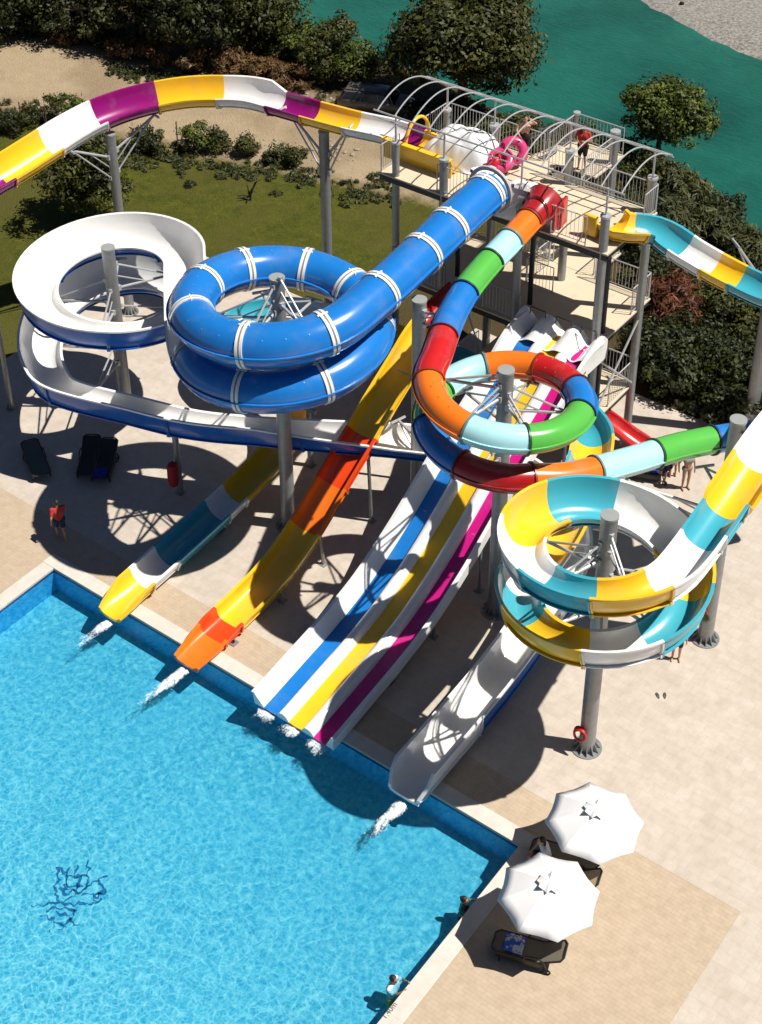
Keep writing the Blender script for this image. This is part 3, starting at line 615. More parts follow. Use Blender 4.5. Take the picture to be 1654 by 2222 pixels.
g = at(703, 287, 8.75); post((g.x, g.y), 8.8, .2, 'grey post on the lawn under the white and purple flume beside the tower', [((g.x - 2.0, g.y + .2, 9.1), 7.9, -.8), ((g.x + 1.1, g.y + .3, 9.3), 7.9, -.8)])
g = at(25, 886); post((g.x, g.y), 6.5, .1, 'slim grey post leaving the picture beside the white coil at the left edge')
g = at(1624, 938); post((g.x, g.y), 6.9, .24, 'grey post in front of the dark hedge at the right edge of the picture', [((g.x - 1.0, g.y - 1.2, 8.3), 6.4, -.8)])
# ---------------------------------------------------------------- slide tower
TW = thing('slide_tower', (7.4, 15.9, 0), 'steel slide tower with cream decks, bar railings and bare arched roof hoops', 'tower')
PX_ = (3.3, 5.3, 8.35, 11.5); FB, BB, TOPZ, MIDZ, LOWZ = 14.35, 17.4, 9.3, 5.4, 2.1
def cyl(name, x, y, z0, z1, r, m=GALV, cap=True, parent=TW):
    mb = MB(); mb.lathe([(r, z0), (r, z1)], (x, y, 0), 16); o = mb.build(name, m, parent)
    if cap:
        mb = MB(); mb.lathe([(r + .03, z1 - .03), (r + .03, z1 + .05), (0, z1 + .06)], (x, y, 0), 16); mb.build('post_cap', GALVL, o)
    return o
for x in PX_:
    for y in (FB, BB):
        cyl('post', x, y, 0, 10.57, .15 if x > 4 else .13)
        z1 = 11.6; mb = MB(); mb.bar((x, y, 10.6), (x, y, z1), .035, 8); mb.build('roof_post', GALVL, TW)
for x in (5.25, 8.3, 11.2): cyl('inner_post', x, 15.4, 0, 9.05, .09, DSTEEL, False)  # middle row of columns, deck shade put into their dark colour
def deck(x0, x1, y0, y1, z, name='deck'):
    mb = MB(); mb.box(((x0 + x1) / 2, (y0 + y1) / 2, z - .03), (x1 - x0, y1 - y0, .06)); mb.build(name, DECK, TW, False)
    mb = MB()
    for y in (y0 + .05, (y0 + y1) / 2, y1 - .05): mb.box(((x0 + x1) / 2, y, z - .17), (x1 - x0 - .02, .09, .2))
    for x in np.arange(x0 + .05, x1 + .01, (x1 - x0 - .1) / max(1, round((x1 - x0) / 1.5))): mb.box((x, (y0 + y1) / 2, z - .15), (.08, y1 - y0 - .02, .14))
    mb.build('deck_beams', DSTEEL, TW, False)
deck(2.7, 11.75, 14.2, 17.5, TOPZ); deck(2.7, 7.4, 17.52, 18.3, TOPZ); cyl('post', 8.85, 19.6, 0, 10.5, .15); cyl('post', 6.95, 20.2, 0, 10.4, .1)
deck(6.9, 8.9, 18.32, 20.3, TOPZ, 'landing')
deck(3.2, 11.5, 14.15, 18.2, MIDZ)
deck(7.5, 9.2, 18.22, 20.2, MIDZ, 'landing')
deck(6.0, 11.5, 14.2, 17.6, LOWZ)
def railing(a, b, z, h=1.05, sp=.13, parent=TW, gap=.09):
    a = Vector((*a, z)); b = Vector((*b, z)) if len(b) == 2 else Vector(b); n = max(2, int((b - a).length / sp)); mb = MB(); U = Vector((0, 0, 1))
    mb.tube([a, a + U * h, b + U * h, b], .024, 6); mb.bar(a + U * gap, b + U * gap, .016, 5)
    for k in range(1, n): p = a + (b - a) * k / n; mb.bar(p + U * gap, p + U * h, .0095, 4)
    return mb.build('railing', GALVL, parent)
for a, b in (((2.75, 14.25), (2.75, 15.3)), ((2.75, 16.9), (2.75, 18.25)), ((2.8, 18.25), (4.9, 18.25)), ((5.0, 18.25), (6.85, 18.25)), ((6.92, 18.4), (6.92, 20.25)), ((6.95, 20.25), (8.85, 20.25)), ((8.95, 17.45), (11.7, 17.45)), ((11.7, 17.4), (11.7, 16.6)), ((8.85, 17.6), (8.85, 19.4)), ((9.6, 14.25), (10.9, 14.25)), ((5.1, 14.25), (6.3, 14.25)), ((7.5, 17.5), (8.8, 17.5))): railing(a, b, TOPZ + .02)
for a, b in (((3.25, 14.2), (5.5, 14.2)), ((3.25, 18.15), (7.4, 18.15)), ((9.3, 18.15), (11.45, 18.15)), ((11.45, 18.1), (11.45, 16.9)), ((7.1, 14.25), (8.6, 14.25)), ((9.15, 18.3), (9.15, 20.1)), ((7.5, 16.4), (8.6, 16.4)), ((7.5, 17.9), (7.5, 16.45))): railing(a, b, MIDZ + .02)
for a, b in (((6.05, 17.55), (11.4, 17.55)), ((11.45, 17.5), (11.45, 15.8))): railing(a, b, LOWZ + .02)
def stair(a, b, w_, n):
    a = Vector(a); b = Vector(b); d = (b - a); q = Vector((-d.y, d.x, 0)).normalized(); rz = math.atan2(d.y, d.x); L_ = Vector((d.x, d.y, 0)).length
    mb = MB()
    for k in range(1, n): p = a + d * k / n; mb.box((p.x, p.y, p.z - .02), (L_ / n + .05, w_, .035), rz)
    mb.build('stair_treads', DECK, TW, False)
    for s_ in (-1, 1):
        mb = MB(); o = q * (w_ / 2 + .03) * s_; mb.tube([a + o, b + o], .07, 4); mb.build('stair_stringer', GALVL, TW)
        mb = MB(); U = Vector((0, 0, 1)); mb.tube([a + o, a + o + U, b + o + U, b + o], .022, 6)
        for k in range(1, n * 2): p = a + o + d * k / (n * 2); mb.bar(p, p + U, .009, 4)
        mb.build('stair_rail', GALVL, TW)
stair((6.85, 19.6, TOPZ), (4.3, 19.6, 7.4), 1.0, 10); deck(3.0, 4.25, 18.4, 20.2, 7.4, 'landing'); stair((4.3, 18.8, 7.4), (7.45, 18.8, MIDZ), .9, 10)
stair((7.45, 19.8, MIDZ), (4.6, 19.8, 3.4), .8, 10); stair((6.0, 15.2, LOWZ), (4.2, 15.2, .05), 1.1, 11)
# bracing at the right end and beneath
for z0, z1 in ((2.2, 5.1), (5.6, 8.9)):
    if z0 < 5:
        for p, q in (((11.55, FB, z0), (11.55, BB, z1)), ((11.55, BB, z0), (11.55, FB, z1))):
            mb = MB(); mb.bar(p, q, .04, 6); mb.build('cross_brace', GALVL, TW)
for x0, x1 in ((3.3, 5.3), (5.3, 8.35)):
    for p, q in (((x0, BB, .3), (x1, BB, 5.1)), ((x1, BB, .3), (x0, BB, 5.1))):
        mb = MB(); mb.bar(p, q, .03, 6); mb.build('cross_brace', GALVL, TW)
for k in range(3):
    mb = MB(); mb.bar((11.3 - .35 * k, 14.3, .2), (11.45, 15.4 + .7 * k, 2.0), .03, 6); mb.build('cross_brace', GALVL, TW)
# roof hoops and their long rails
for x in np.linspace(2.55, 12.0, 14):
    mb = MB(); mb.tube([(x, 14.3 + 3.1 * t, 11.58 + 4 * .5 * t * (1 - t)) for t in np.linspace(0, 1.1, 20)], .026, 7); mb.build('roof_hoop', GALVL, TW)
for y, z, r in ((14.3, 11.58, .032), (14.3, 11.33, .02), (17.4, 11.6, .035), (17.05, 11.76, .028)):
    mb = MB(); mb.bar((2.4, y, z), (12.1, y, z), r, 6); mb.build('roof_rail', GALVL, TW)
# red chute panel under the tower
ch = thing('red_chute', (11, 16, 0), 'short red open chute leaning under the right end of the tower beside the cross bracing', 'chute')
cp = cr([Vector((9.6, 15.6, 1.75)), Vector((10.8, 16.1, 1.2)), Vector((12.0, 16.5, .45)), Vector((12.6, 16.6, .2))])
fr = frames(cp); mb = MB(); pr, n_ = flume_prof(.38, .3, .3); sweep(mb, fr, lambda i: pr, lambda k: 0); mb.build('trough', G['red'], ch)
mb = MB(); mb.bar((11.8, 16.4, 0), (11.8, 16.4, .5), .05, 8); mb.build('support_leg', GALV, ch)
# ---------------------------------------------------------------- things on the top deck
def crumple(name, c, rx, ry, h, mat_, label, cat, rz=0, seed=1, nn=46):
    o = thing(name, c, label, cat, None); o['local'] = 1; mb = MB(); vs = []
    for j in range(nn + 1):
        for i in range(nn + 1):
            u_ = i / nn * 2 - 1; v_ = j / nn * 2 - 1; r = min(1, (abs(u_) ** 3.2 + abs(v_) ** 3.2) ** (1 / 3.2))
            z = h * (1 - r ** 4) * (.78 + .22 * u_)
            f = abs(noise.noise(Vector((u_ * 1.5 + seed, v_ * 1.5, .3)))) * .5 + abs(noise.noise(Vector((u_ * 4 + seed, v_ * 4, 1)))) * .16 + .12
            z = max(.015 + .01 * r, z + (f - .25) * .5 * h * (1 - r ** 6)); k = 1 + .1 * noise.noise(Vector((u_ * 1.5, v_ * 1.5, seed + 4)))
            x, y = u_ * rx * k, v_ * ry * k; vs.append((x * cos(rz) - y * sin(rz), x * sin(rz) + y * cos(rz), z))
    mb.add(vs, [(j * (nn + 1) + i, j * (nn + 1) + i + 1, (j + 1) * (nn + 1) + i + 1, (j + 1) * (nn + 1) + i) for j in range(nn) for i in range(nn)])
    x = mb.build('cover', mat_, o, angle=60); sd = x.modifiers.new('s', 'SOLIDIFY'); sd.thickness = .012; return o
TARP = mat('white tarpaulin', (.78, .77, .76), .45, 0, .05, 4)
c = at(1005, 318, 9.7); crumple('tarpaulin', (c.x, c.y, TOPZ + .005), 1.45, 1.0, 1.25, TARP, 'crumpled white tarpaulin heaped on the top deck beside the yellow hoop', 'cover', R(0), 3)
# start hopper of the blue tube
hop = thing('start_tub', (7.5, 14.6, TOPZ), 'moulded white start tub on the deck edge feeding the blue tube', 'tub'); fr = frames([Vector((7.5, y, z)) for y, z in ((15.9, 9.42), (15.5, 9.45), (15.0, 9.5), (14.5, 9.6), (14.1, 9.72), (13.8, 9.75))])
wd = [1.15, 1.25, 1.25, 1.15, .95, .74]; hh = [.5, .6, .7, .8, .9, 1.1]
mb = MB(); sweep(mb, fr, lambda i: [(x * wd[i] / .6, y * hh[i] / .55) for x, y in flume_prof(.6, .55, .55)[0]], lambda k: 0); mb.build('tub_shell', G['white'], hop)
mb = MB(); n = 26; p = Vector((7.5, 13.78, 10.42))
mb.add([p + Vector((r_ * cos(2 * pi * k / n), dy, r_ * sin(2 * pi * k / n))) for dy, r_ in ((0, .7), (0, .83), (.1, .83), (.1, .7)) for k in range(n)], [(j * n + k, ((j + 1) % 4) * n + k, ((j + 1) % 4) * n + (k + 1) % n, j * n + (k + 1) % n) for j in range(4) for k in range(n)]); mb.build('end_flange', mat('grey flange', (.42, .4, .39), .5), hop)
crumple('tarpaulin', (7.95, 14.75, TOPZ + .01), 1.05, .62, 1.35, TARP, 'small crumpled white sheet between the start tub and the red funnel', 'cover', .2, 8)
# swim rings
def swimring(c, R_, r, axis, m1, m2, label):
    o = thing('swim_ring', c, label, 'swim ring'); mb = MB(); mb.torus(Vector(c), R_, r, 36, 14, Vector(axis)); mb.build('tube', m1, o)
    mb = MB(); a = Vector(axis).normalized(); q = a.to_track_quat('Z', 'Y'); d = q @ Vector((R_ * .6, -R_ * .5, 0)); mb.torus(Vector(c) + d + a * r * .9, .1, .018, 14, 6, q @ Vector((1, 0, 0))); mb.build('handle', m2, o)
    return o
PINK = mat('pink vinyl', (.62, .05, .17), .32, 0, .06, 4, coat=.2); REDV = mat('red vinyl', (.5, .012, .03), .32, 0, .06, 4, coat=.2)
c = at(1113, 328, 9.9); swimring(c, .36, .165, (.55, -.72, .45), PINK, REDV, 'pink swim ring held upright before the bare chested man')
c = at(1086, 348, 9.72); swimring(c, .34, .16, (.25, -.5, .85), PINK, REDV, 'pink swim ring lying tilted against a red one on deck')
c = at(1064, 352, 9.62); swimring(c, .33, .15, (-.5, -.5, .7), REDV, PINK, 'red swim ring lying under a pink one by the white tarpaulin')
# ---------------------------------------------------------------- parasols
CANV = mat('white parasol canvas', (.82, .8, .79), .8, 0, .03, 3)
def parasol(xy, r, zr, label, rot):
    o = thing('parasol', (xy[0], xy[1], 0), label, 'parasol', 'white parasols by the pool corner'); n = 8; mb = MB(); vs = [(xy[0], xy[1], zr + .56)]; ring = []
    for lv, (f, z) in enumerate(((.22, zr + .47), (.5, zr + .31), (.78, zr + .14), (1.0, zr))):
        for k in range(n * 4):
            a = rot + 2 * pi * k / (n * 4); ph = (k % 4) / 4; sag = cos(pi / n) / cos(2 * pi * (ph - .5) / n) - .035 * f * sin(pi * ph)
            vs.append((xy[0] + r * f * sag * cos(a), xy[1] + r * f * sag * sin(a), z - .02 * sin(pi * ph) * f))
    N = n * 4; fs = [(0, 1 + k, 1 + (k + 1) % N) for k in range(N)]
    for lv in range(3): fs += [(1 + lv * N + k, 1 + (lv + 1) * N + k, 1 + (lv + 1) * N + (k + 1) % N, 1 + lv * N + (k + 1) % N) for k in range(N)]
    mb.add(vs, fs); cvs = mb.build('canopy', CANV, o, angle=9); sd = cvs.modifiers.new('s', 'SOLIDIFY'); sd.thickness = .008
    mb = MB(); vs = [(xy[0], xy[1], zr + .64)] + [(xy[0] + .25 * (1 + .3 * (k % 2)) * cos(rot + k * pi / 8), xy[1] + .25 * (1 + .3 * (k % 2)) * sin(rot + k * pi / 8), zr + .5 + .05 * ((k * 7) % 3)) for k in range(16)]
    mb.add(vs, [(0, 1 + k, 1 + (k + 1) % 16) for k in range(16)]); mb.build('vent_cap', CANV, cvs, angle=20)
    mb = MB(); mb.bar((xy[0], xy[1], .02), (xy[0], xy[1], zr + .6), .024, 10); mb.build('pole', GALVL, o)
    mb = MB(); mb.lathe([(.3, .002), (.3, .07), (.08, .1), (.05, .3), (.0, .3)], (xy[0], xy[1], 0), 20); mb.build('base', mat('concrete foot', (.35, .33, .3), .8), o)
    for k in range(n):
        a = rot + 2 * pi * k / n; mb = MB(); mb.bar((xy[0] + .05 * cos(a), xy[1] + .05 * sin(a), zr + .53), (xy[0] + r * .97 * cos(a), xy[1] + r * .97 * sin(a), zr - .012), .009, 5); mb.build('rib', GALVL, o)
parasol((19.87, .62), 1.3, 1.72, 'white eight sided parasol farther from the camera, over the paving by the pool corner', R(-9))
parasol((20.08, -1.98), 1.3, 1.72, 'white eight sided parasol nearest the camera, over the lounger with the blue towel', R(-3))
# ---------------------------------------------------------------- sun loungers
SLING = mat('taupe sling fabric', (.16, .14, .1), .8, 0, .15, 30); FRM = mat('dark brown lounger frame', (.018, .015, .012), .45, 0, .2)
def lounger(loc, rz, label, back=38, sling=SLING, frame=FRM, dark=False):
    o = thing('sun_lounger', loc, label, 'sun lounger', 'sun loungers round the pool', rz); o['local'] = 1; W_ = .31
    bx, bl = .3, .6; sb, cb = sin(R(back)), cos(R(back)); zt = .33
    mb = MB(); mb.tube([(bx, -W_, zt), (-.84, -W_, zt), (-.95, -W_ + .1, zt), (-.95, W_ - .1, zt), (-.84, W_, zt), (bx, W_, zt)], .028, 8); mb.build('seat_frame', frame, o)
    mb = MB(); e_ = (bx + bl * cb, zt + bl * sb); mb.tube([(bx, -W_, zt), (e_[0], -W_, e_[1]), (e_[0] + .08 * cb, -W_ + .1, e_[1] + .08 * sb), (e_[0] + .08 * cb, W_ - .1, e_[1] + .08 * sb), (e_[0], W_, e_[1]), (bx, W_, zt)], .026, 8); mb.build('back_frame', frame, o)
    def sheet_(pts, nm):
        mb = MB(); vs = []
        for x, z in pts: vs += [(x, y, z - .025 * (1 - (y / W_) ** 2)) for y in np.linspace(-W_ + .02, W_ - .02, 7)]
        n_ = len(pts); vs2 = [(x, y, z - .008) for x, y, z in vs]; f = [(i * 7 + k, i * 7 + k + 1, (i + 1) * 7 + k + 1, (i + 1) * 7 + k) for i in range(n_ - 1) for k in range(6)]
        mb.add(vs, f); mb.add(vs2, f); mb.build(nm, sling, o)
    sheet_([(-.93, zt + .01), (-.5, zt + .012), (0, zt + .012), (bx, zt + .01)], 'seat_sling'); sheet_([(bx, zt + .012), (bx + .35 * cb, zt + .35 * sb + .01), (bx + bl * cb + .06 * cb, zt + bl * sb + .06 * sb)], 'back_sling')
    for x, y in ((-.72, -W_), (-.72, W_), (.36, -W_), (.36, W_)):
        mb = MB(); mb.bar((x, y, 0), (x * .97, y, zt), .026, 8); mb.build('leg', frame, o)
    mb = MB(); mb.box((-.25, -W_ + .0, .22), (1.15, .03, .16)); mb.build('side_board', frame, o); mb = MB(); mb.box((-.25, W_, .22), (1.15, .03, .16)); mb.build('side_board', frame, o)
    for y in (-W_ - .03, W_ + .03):
        mb = MB(); mb.tube([(.52, y, .1), (.4, y, .45), (.2, y, .54), (-.05, y, .5), (-.12, y, zt)], .022, 7); mb.build('armrest', frame, o)
        mb = MB(); mb.torus(Vector((.52, y, .09)), .07, .025, 16, 6, Vector((0, 1, 0))); wv = mb.build('wheel', RUBBER, o)
    return o
TOW = mat('blue and white towel', (.05, .14, .6), .9, 0, .3, 6, dirt=(.6, .63, .7), dscale=5, dth=(.5, .55)); TOWB = mat('blue towel', (.015, .03, .25), .9, 0, .3, 6)
def towel(loc, rz, sx, sy, m, label, seed):
    o = thing('towel', loc, label, 'towel', None, rz); o['local'] = 1; mb = MB(); n = 22; vs = []
    for j in range(n + 1):
        for i in range(n + 1):
            u_, v_ = i / n - .5, j / n - .5; vs.append((u_ * sx * (1 + .15 * noise.noise(Vector((v_ * 3, seed, 0)))), v_ * sy * (1 + .15 * noise.noise(Vector((u_ * 3, seed + 5, 0)))), .03 + .07 * abs(noise.noise(Vector((u_ * 5, v_ * 5, seed)))) + .03 * noise.noise(Vector((u_ * 12, v_ * 12, seed)))))
    mb.add(vs, [(j * (n + 1) + i, j * (n + 1) + i + 1, (j + 1) * (n + 1) + i + 1, (j + 1) * (n + 1) + i) for j in range(n) for i in range(n)]); x = mb.build('cloth', m, o, angle=70); sd = x.modifiers.new('s', 'SOLIDIFY'); sd.thickness = .015
aim = lambda u1, v1, u2, v2, z=.3: (at(u2, v2, z) - at(u1, v1, z))
def lplace(foot, head, label, **k):
    a = at(*foot, .33); b = at(*head, .33); d = b - a; c = (a + b) / 2; rz = math.atan2(d.y, d.x); return lounger((c.x, c.y, 0.0), rz, label, **k), c, rz
o_, c, rz = lplace((1098, 2045), (1205, 2075), 'dark framed sun lounger with blue and white towel, under the nearest parasol', back=30)
d_ = Vector((cos(rz), sin(rz), 0)); towel((c.x - d_.x * .42, c.y - d_.y * .42, .345), rz, .5, .5, TOW, 'crumpled blue and white towel on the lounger under the nearest parasol', 2)
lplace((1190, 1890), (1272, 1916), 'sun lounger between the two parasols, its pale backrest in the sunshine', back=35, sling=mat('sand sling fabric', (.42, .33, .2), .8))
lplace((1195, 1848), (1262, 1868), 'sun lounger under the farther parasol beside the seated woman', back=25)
DK = mat('dark grey sling', (.09, .1, .09), .85, 0, .15, 20)  # one even dark grey fabric
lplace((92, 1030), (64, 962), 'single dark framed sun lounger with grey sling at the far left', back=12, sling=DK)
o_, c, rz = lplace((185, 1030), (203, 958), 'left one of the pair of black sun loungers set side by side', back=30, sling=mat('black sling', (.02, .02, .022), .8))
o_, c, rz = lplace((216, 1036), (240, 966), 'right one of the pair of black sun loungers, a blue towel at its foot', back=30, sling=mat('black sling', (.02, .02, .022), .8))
d_ = Vector((cos(rz), sin(rz), 0)); towel((c.x - d_.x * .7, c.y - d_.y * .7, .345), rz, .5, .45, TOWB, 'blue towel on the foot of a black lounger in the shade', 6)
b_ = at(1413, 1034); lounger((b_.x, b_.y, 0), R(20), 'low chair with dark blue seat half hidden behind the green tube', back=50, sling=mat('navy sling', (.01, .02, .2), .8))
# ---------------------------------------------------------------- small things
o = thing('hose_ring', (PE[0], PE[1], .9), 'red coiled hose ring hung low on the near coil post', 'hose'); cc = at(1264, 1580, 1.0); dd = (Vector((PE[0], PE[1], 1.0)) - cc)
REDP = mat('red rubber hose', (.55, .012, .015), .35, 0, .1, 8, coat=.2); v = Vector((PE[0], PE[1], 0)) + Vector((.05, -.33, 0))
for k in range(3):
    mb = MB(); mb.torus(Vector((PE[0] - .12 + .03 * k, PE[1] - .3 - .04 * k, .78 + .02 * k)), .2 - .012 * k, .032, 26, 8, Vector((.25 * (k - 1) - .1, -1, .35 - .1 * k))); mb.build('coil', REDP, o)
o = thing('flower_bunch', (PF[0], PF[1], 1.6), 'red flower with green leaves tied to the right hand coil post', 'flowers')
fc = Vector((PF[0], PF[1], 1.35)) + (Vector((CAM.x, CAM.y, 0)) - Vector((PF[0], PF[1], 0))).normalized() * .27 + Vector((-.14, 0, 0))
mb = MB()
for k in range(7): a = 2 * pi * k / 7; mb.ell(fc + Vector((.06 * cos(a), -.03, .06 * sin(a))), (.05, .03, .05), 8, 6)
mb.build('petals', mat('red petals', (.6, .01, .03), .6), o)
mb = MB()
for k in range(9):
    a = -pi / 2 + (k - 4) * .22; t0 = fc + Vector((0, 0, -.08)); e_ = t0 + Vector((cos(a) * .3, .02 * (k % 3 - 1), sin(a) * .42)); m_ = (t0 + e_) / 2; q = Vector((-sin(a), 0, cos(a))) * .035
    mb.add([t0, m_ + q, e_, m_ - q], [(0, 1, 2, 3)])
mb.build('leaves', mat('green leaves', (.06, .13, .01), .6), o)
o = thing('flip_flops', at(1435, 1510, 0), 'pair of grey flip flops left on the pale paving', 'flip flops')
for sx, a in ((-.07, .25), (.07, -.1)):
    b = at(1435 + sx * 110, 1510, .001); a += R(36) + pi / 2; mb = MB(); n = 18; pr = []
    for k in range(n): t = 2 * pi * k / n; x = .125 * cos(t); y = (.045 + .012 * cos(t)) * sin(t); pr.append((b.x + x * cos(a) - y * sin(a), b.y + x * sin(a) + y * cos(a)))
    mb.add([(x, y, .003) for x, y in pr] + [(x, y, .02) for x, y in pr], [tuple(range(n, 2 * n))] + [(k, (k + 1) % n, n + (k + 1) % n, n + k) for k in range(n)]); so_ = mb.build('sole', mat('grey foam', (.1, .09, .075), .8), o)
    mb = MB(); f = lambda x, y, z: (b.x + x * cos(a) - y * sin(a), b.y + x * sin(a) + y * cos(a), z)
    mb.tube([f(-.02, -.045, .02), f(.04, -.02, .05), f(.07, 0, .022), f(.04, .02, .05), f(-.02, .045, .02)], .006, 5); mb.build('strap', RUBBER, so_)
o = thing('extinguisher_bag', (*at(380, 1040)[:2], 1.2), 'dark red cover hung on the slim post below the blue sided flume', 'cover'); b = at(392, 1068) + Vector((.12, -.24, .25)); mb = MB(); mb.lathe([(0, .6), (.16, .62), (.2, .8), (.19, 1.35), (.16, 1.5), (.05, 1.56), (0, 1.56)], (b.x - .05, b.y - .1, 0), 14); mb.build('bag', mat('dark red cloth', (.3, .006, .012), .8), o); mb = MB(); mb.torus(Vector((b.x - .05, b.y - .1, 1.58)), .06, .012, 12, 6, Vector((1, 0, 0))); mb.build('strap', RUBBER, o)
# depth mark on the coping (black characters, read from the pool)
tx = bpy.data.curves.new('depth_mark', 'FONT'); tx.body = '1.40m'; tx.size = .2; tx.align_x = 'CENTER'; tx.extrude = .0008; to = bpy.data.objects.new('depth_mark', tx); p = at(850, 2196, .0115); to.location = (p.x, p.y, .0125); to.rotation_euler = (0, 0, R(90)); link(to)
dg = bpy.context.evaluated_depsgraph_get(); me = bpy.data.meshes.new_from_object(to.evaluated_get(dg)); me.materials.append(mat('black lettering', (.03, .03, .03), .6)); t2 = bpy.data.objects.new('depth_mark', me); t2.location = to.location; t2.rotation_euler = to.rotation_euler
bpy.data.objects.remove(to); link(t2); t2.name = 'depth_mark'; tag(t2, 'small black depth mark lettered on the white coping near the bottom edge', 'marking')
mb = MB(); b = at(1158, 1832, 0); mb.box((b.x, b.y, .003), (.3, .3, .006)); sk = mb.build('drain_cover', mat('pale plastic', (.5, .5, .5), .6), None, bevel=.003); tag(sk, 'square pale skimmer lid set in the coping at the pool corner', 'drain cover')
# ---------------------------------------------------------------- splashes where the slides end
FOAM, n, l, b = nodemat('churned white water'); tc = n.new('ShaderNodeTexCoord'); V = tc.outputs['Object']; uv = n.new('ShaderNodeUVMap'); su = n.new('ShaderNodeSeparateXYZ'); l.new(uv.outputs[0], su.inputs[0])
b.inputs['Base Color'].default_value = (.82, .87, .9, 1); b.inputs['Roughness'].default_value = .5
mp = n.new('ShaderNodeMapping'); mp.inputs['Scale'].default_value = (1.6, .55, 1); l.new(V, mp.inputs[0])
nz1 = noise_(n, l, mp.outputs[0], 5.5, 7, .68); nz2 = noise_(n, l, V, 16, 4, .6)
def mth(op, a, c):
    x = n.new('ShaderNodeMath'); x.operation = op
    for k, v in enumerate((a, c)):
        if isinstance(v, (int, float)): x.inputs[k].default_value = v
        else: l.new(v, x.inputs[k])
    return x.outputs[0]
edge = mth('SUBTRACT', 1.0, mth('POWER', mth('ABSOLUTE', mth('SUBTRACT', mth('MULTIPLY', su.outputs[0], 2.0), 1.0), 0), 2.0))
fade = mth('POWER', mth('SUBTRACT', 1.0, su.outputs[1]), 1.1)
den = mth('ADD', mth('MULTIPLY', mth('ADD', nz1, mth('MULTIPLY', nz2, .45)), 1.5), mth('SUBTRACT', mth('MULTIPLY', mth('MULTIPLY', edge, fade), 1.05), 1.42))
rg_ = n.new('ShaderNodeMapRange'); rg_.inputs[1].default_value = 0; rg_.inputs[2].default_value = .42; rg_.inputs[4].default_value = .9; l.new(den, rg_.inputs[0])
l.new(rg_.outputs[0], b.inputs['Alpha']); bump_(n, l, b, nz2, .8, .05)
def splash(p0, p1, w0, w1, n, label, seed, hgt_=.06):
    rnd = random.Random(seed); p0 = Vector(p0); p1 = Vector(p1); d = p1 - p0; q = Vector((-d.y, d.x, 0)).normalized(); mb = MB(); vs = []; uvs = []; NX, NY = 16, 48
    for j in range(NY + 1):
        for i in range(NX + 1):
            a, t = i / NX, j / NY; ww = w0 + (w1 - w0) * t; c = p0 + d * t + q * (a * 2 - 1) * ww * (1 + .2 * noise.noise(Vector((t * 5, seed, 0)))) + q * .08 * noise.noise(Vector((t * 3, seed + 9, 0)))
            e_ = (1 - (a * 2 - 1) ** 2) * (1 - t) ** 1.2; vs.append((c.x, c.y, -.112 + e_ * (hgt_ * 1.2 + hgt_ * 1.6 * noise.noise(Vector((a * 5, t * 14, seed)))))); uvs.append((a, t))
    fs = [(j * (NX + 1) + i, j * (NX + 1) + i + 1, (j + 1) * (NX + 1) + i + 1, (j + 1) * (NX + 1) + i) for j in range(NY) for i in range(NX)]
    mb.add(vs, fs); o = mb.build('water_splash', FOAM, angle=180); u_ = o.data.uv_layers.new(name='uv')
    for lp in o.data.loops: u_.data[lp.index].uv = uvs[lp.vertex_index]
    tag(o, label, 'splash', kind='stuff')
splash((3.13, -.6, -.1), (3.0, -2.4, -.1), .2, .3, 420, 'white splash trailing from the yellow slide end nearest the pool corner', 1)
splash((6.42, -.65, -.1), (6.2, -3.2, -.1), .24, .36, 620, 'white splash trailing from the orange slide end', 2)
splash((14.62, -.7, -.1), (14.5, -2.9, -.1), .24, .36, 560, 'white splash trailing from the end of the white slide', 3)
for k, (xx, lb) in enumerate(((9.5, 'foam churning at the foot of the blue lane'), (10.5, 'foam churning at the foot of the yellow lane'), (11.45, 'foam churning at the foot of the magenta lane'))): splash((xx, -.38, -.1), (xx - .05, -.95, -.1), .42, .5, 320, lb, 5 + k, .03)

mo = MB(); z_ = -POOLD + .004; rnd = random.Random(12); PT = lambda u, v: at(u, v, z_)
def ink(pts, w_=.04):
    pts = [PT(*p) for p in pts]; P = cr([Vector((p.x, p.y, z_)) for p in pts], .05); vs = []
    for i, p in enumerate(P):
        t = (P[min(i + 1, len(P) - 1)] - P[max(i - 1, 0)]).normalized(); q = Vector((-t.y, t.x, 0)); wob = q * .15 * noise.noise(Vector((p.x * 6, p.y * 6, 2))) + q * .06 * noise.noise(Vector((p.x * 17, p.y * 17, 5))) + t * .05 * noise.noise(Vector((p.x * 9, p.y * 9, 7)))
        ww = max(.008, w_ * (.75 + 1.3 * noise.noise(Vector((p.x * 6, p.y * 6, 4))))); vs += [p + wob + q * ww, p + wob - q * ww]
    mo.add(vs, [(2 * i, 2 * i + 1, 2 * i + 3, 2 * i + 2) for i in range(len(P) - 1)])
for L_ in ([(122, 1880), (124, 1905), (120, 1935), (128, 1955)], [(122, 1882), (140, 1890), (150, 1915), (178, 1925)], [(188, 1868), (190, 1895), (182, 1930), (150, 1950), (125, 1958)], [(66, 1966), (100, 1962), (150, 1960), (200, 1962), (222, 1950)], [(140, 1920), (165, 1940), (190, 1925), (215, 1905), (236, 1900)], [(215, 1905), (225, 1925), (210, 1945), (232, 1935)], [(92, 1985), (115, 2000), (108, 2022)], [(120, 1980), (150, 1985), (145, 2005), (125, 2020)], [(160, 1970), (155, 2000), (168, 2012)], [(170, 1878), (160, 1900), (172, 1915), (160, 1930)], [(135, 1895), (160, 1905), (190, 1900)], [(100, 1975), (130, 1972), (165, 1978)], [(128, 1930), (145, 1938), (172, 1935)], [(150, 1880), (146, 1900), (152, 1925)], [(178, 1940), (200, 1945), (215, 1955)], [(110, 1990), (130, 2005), (140, 2018)]): ink(L_)
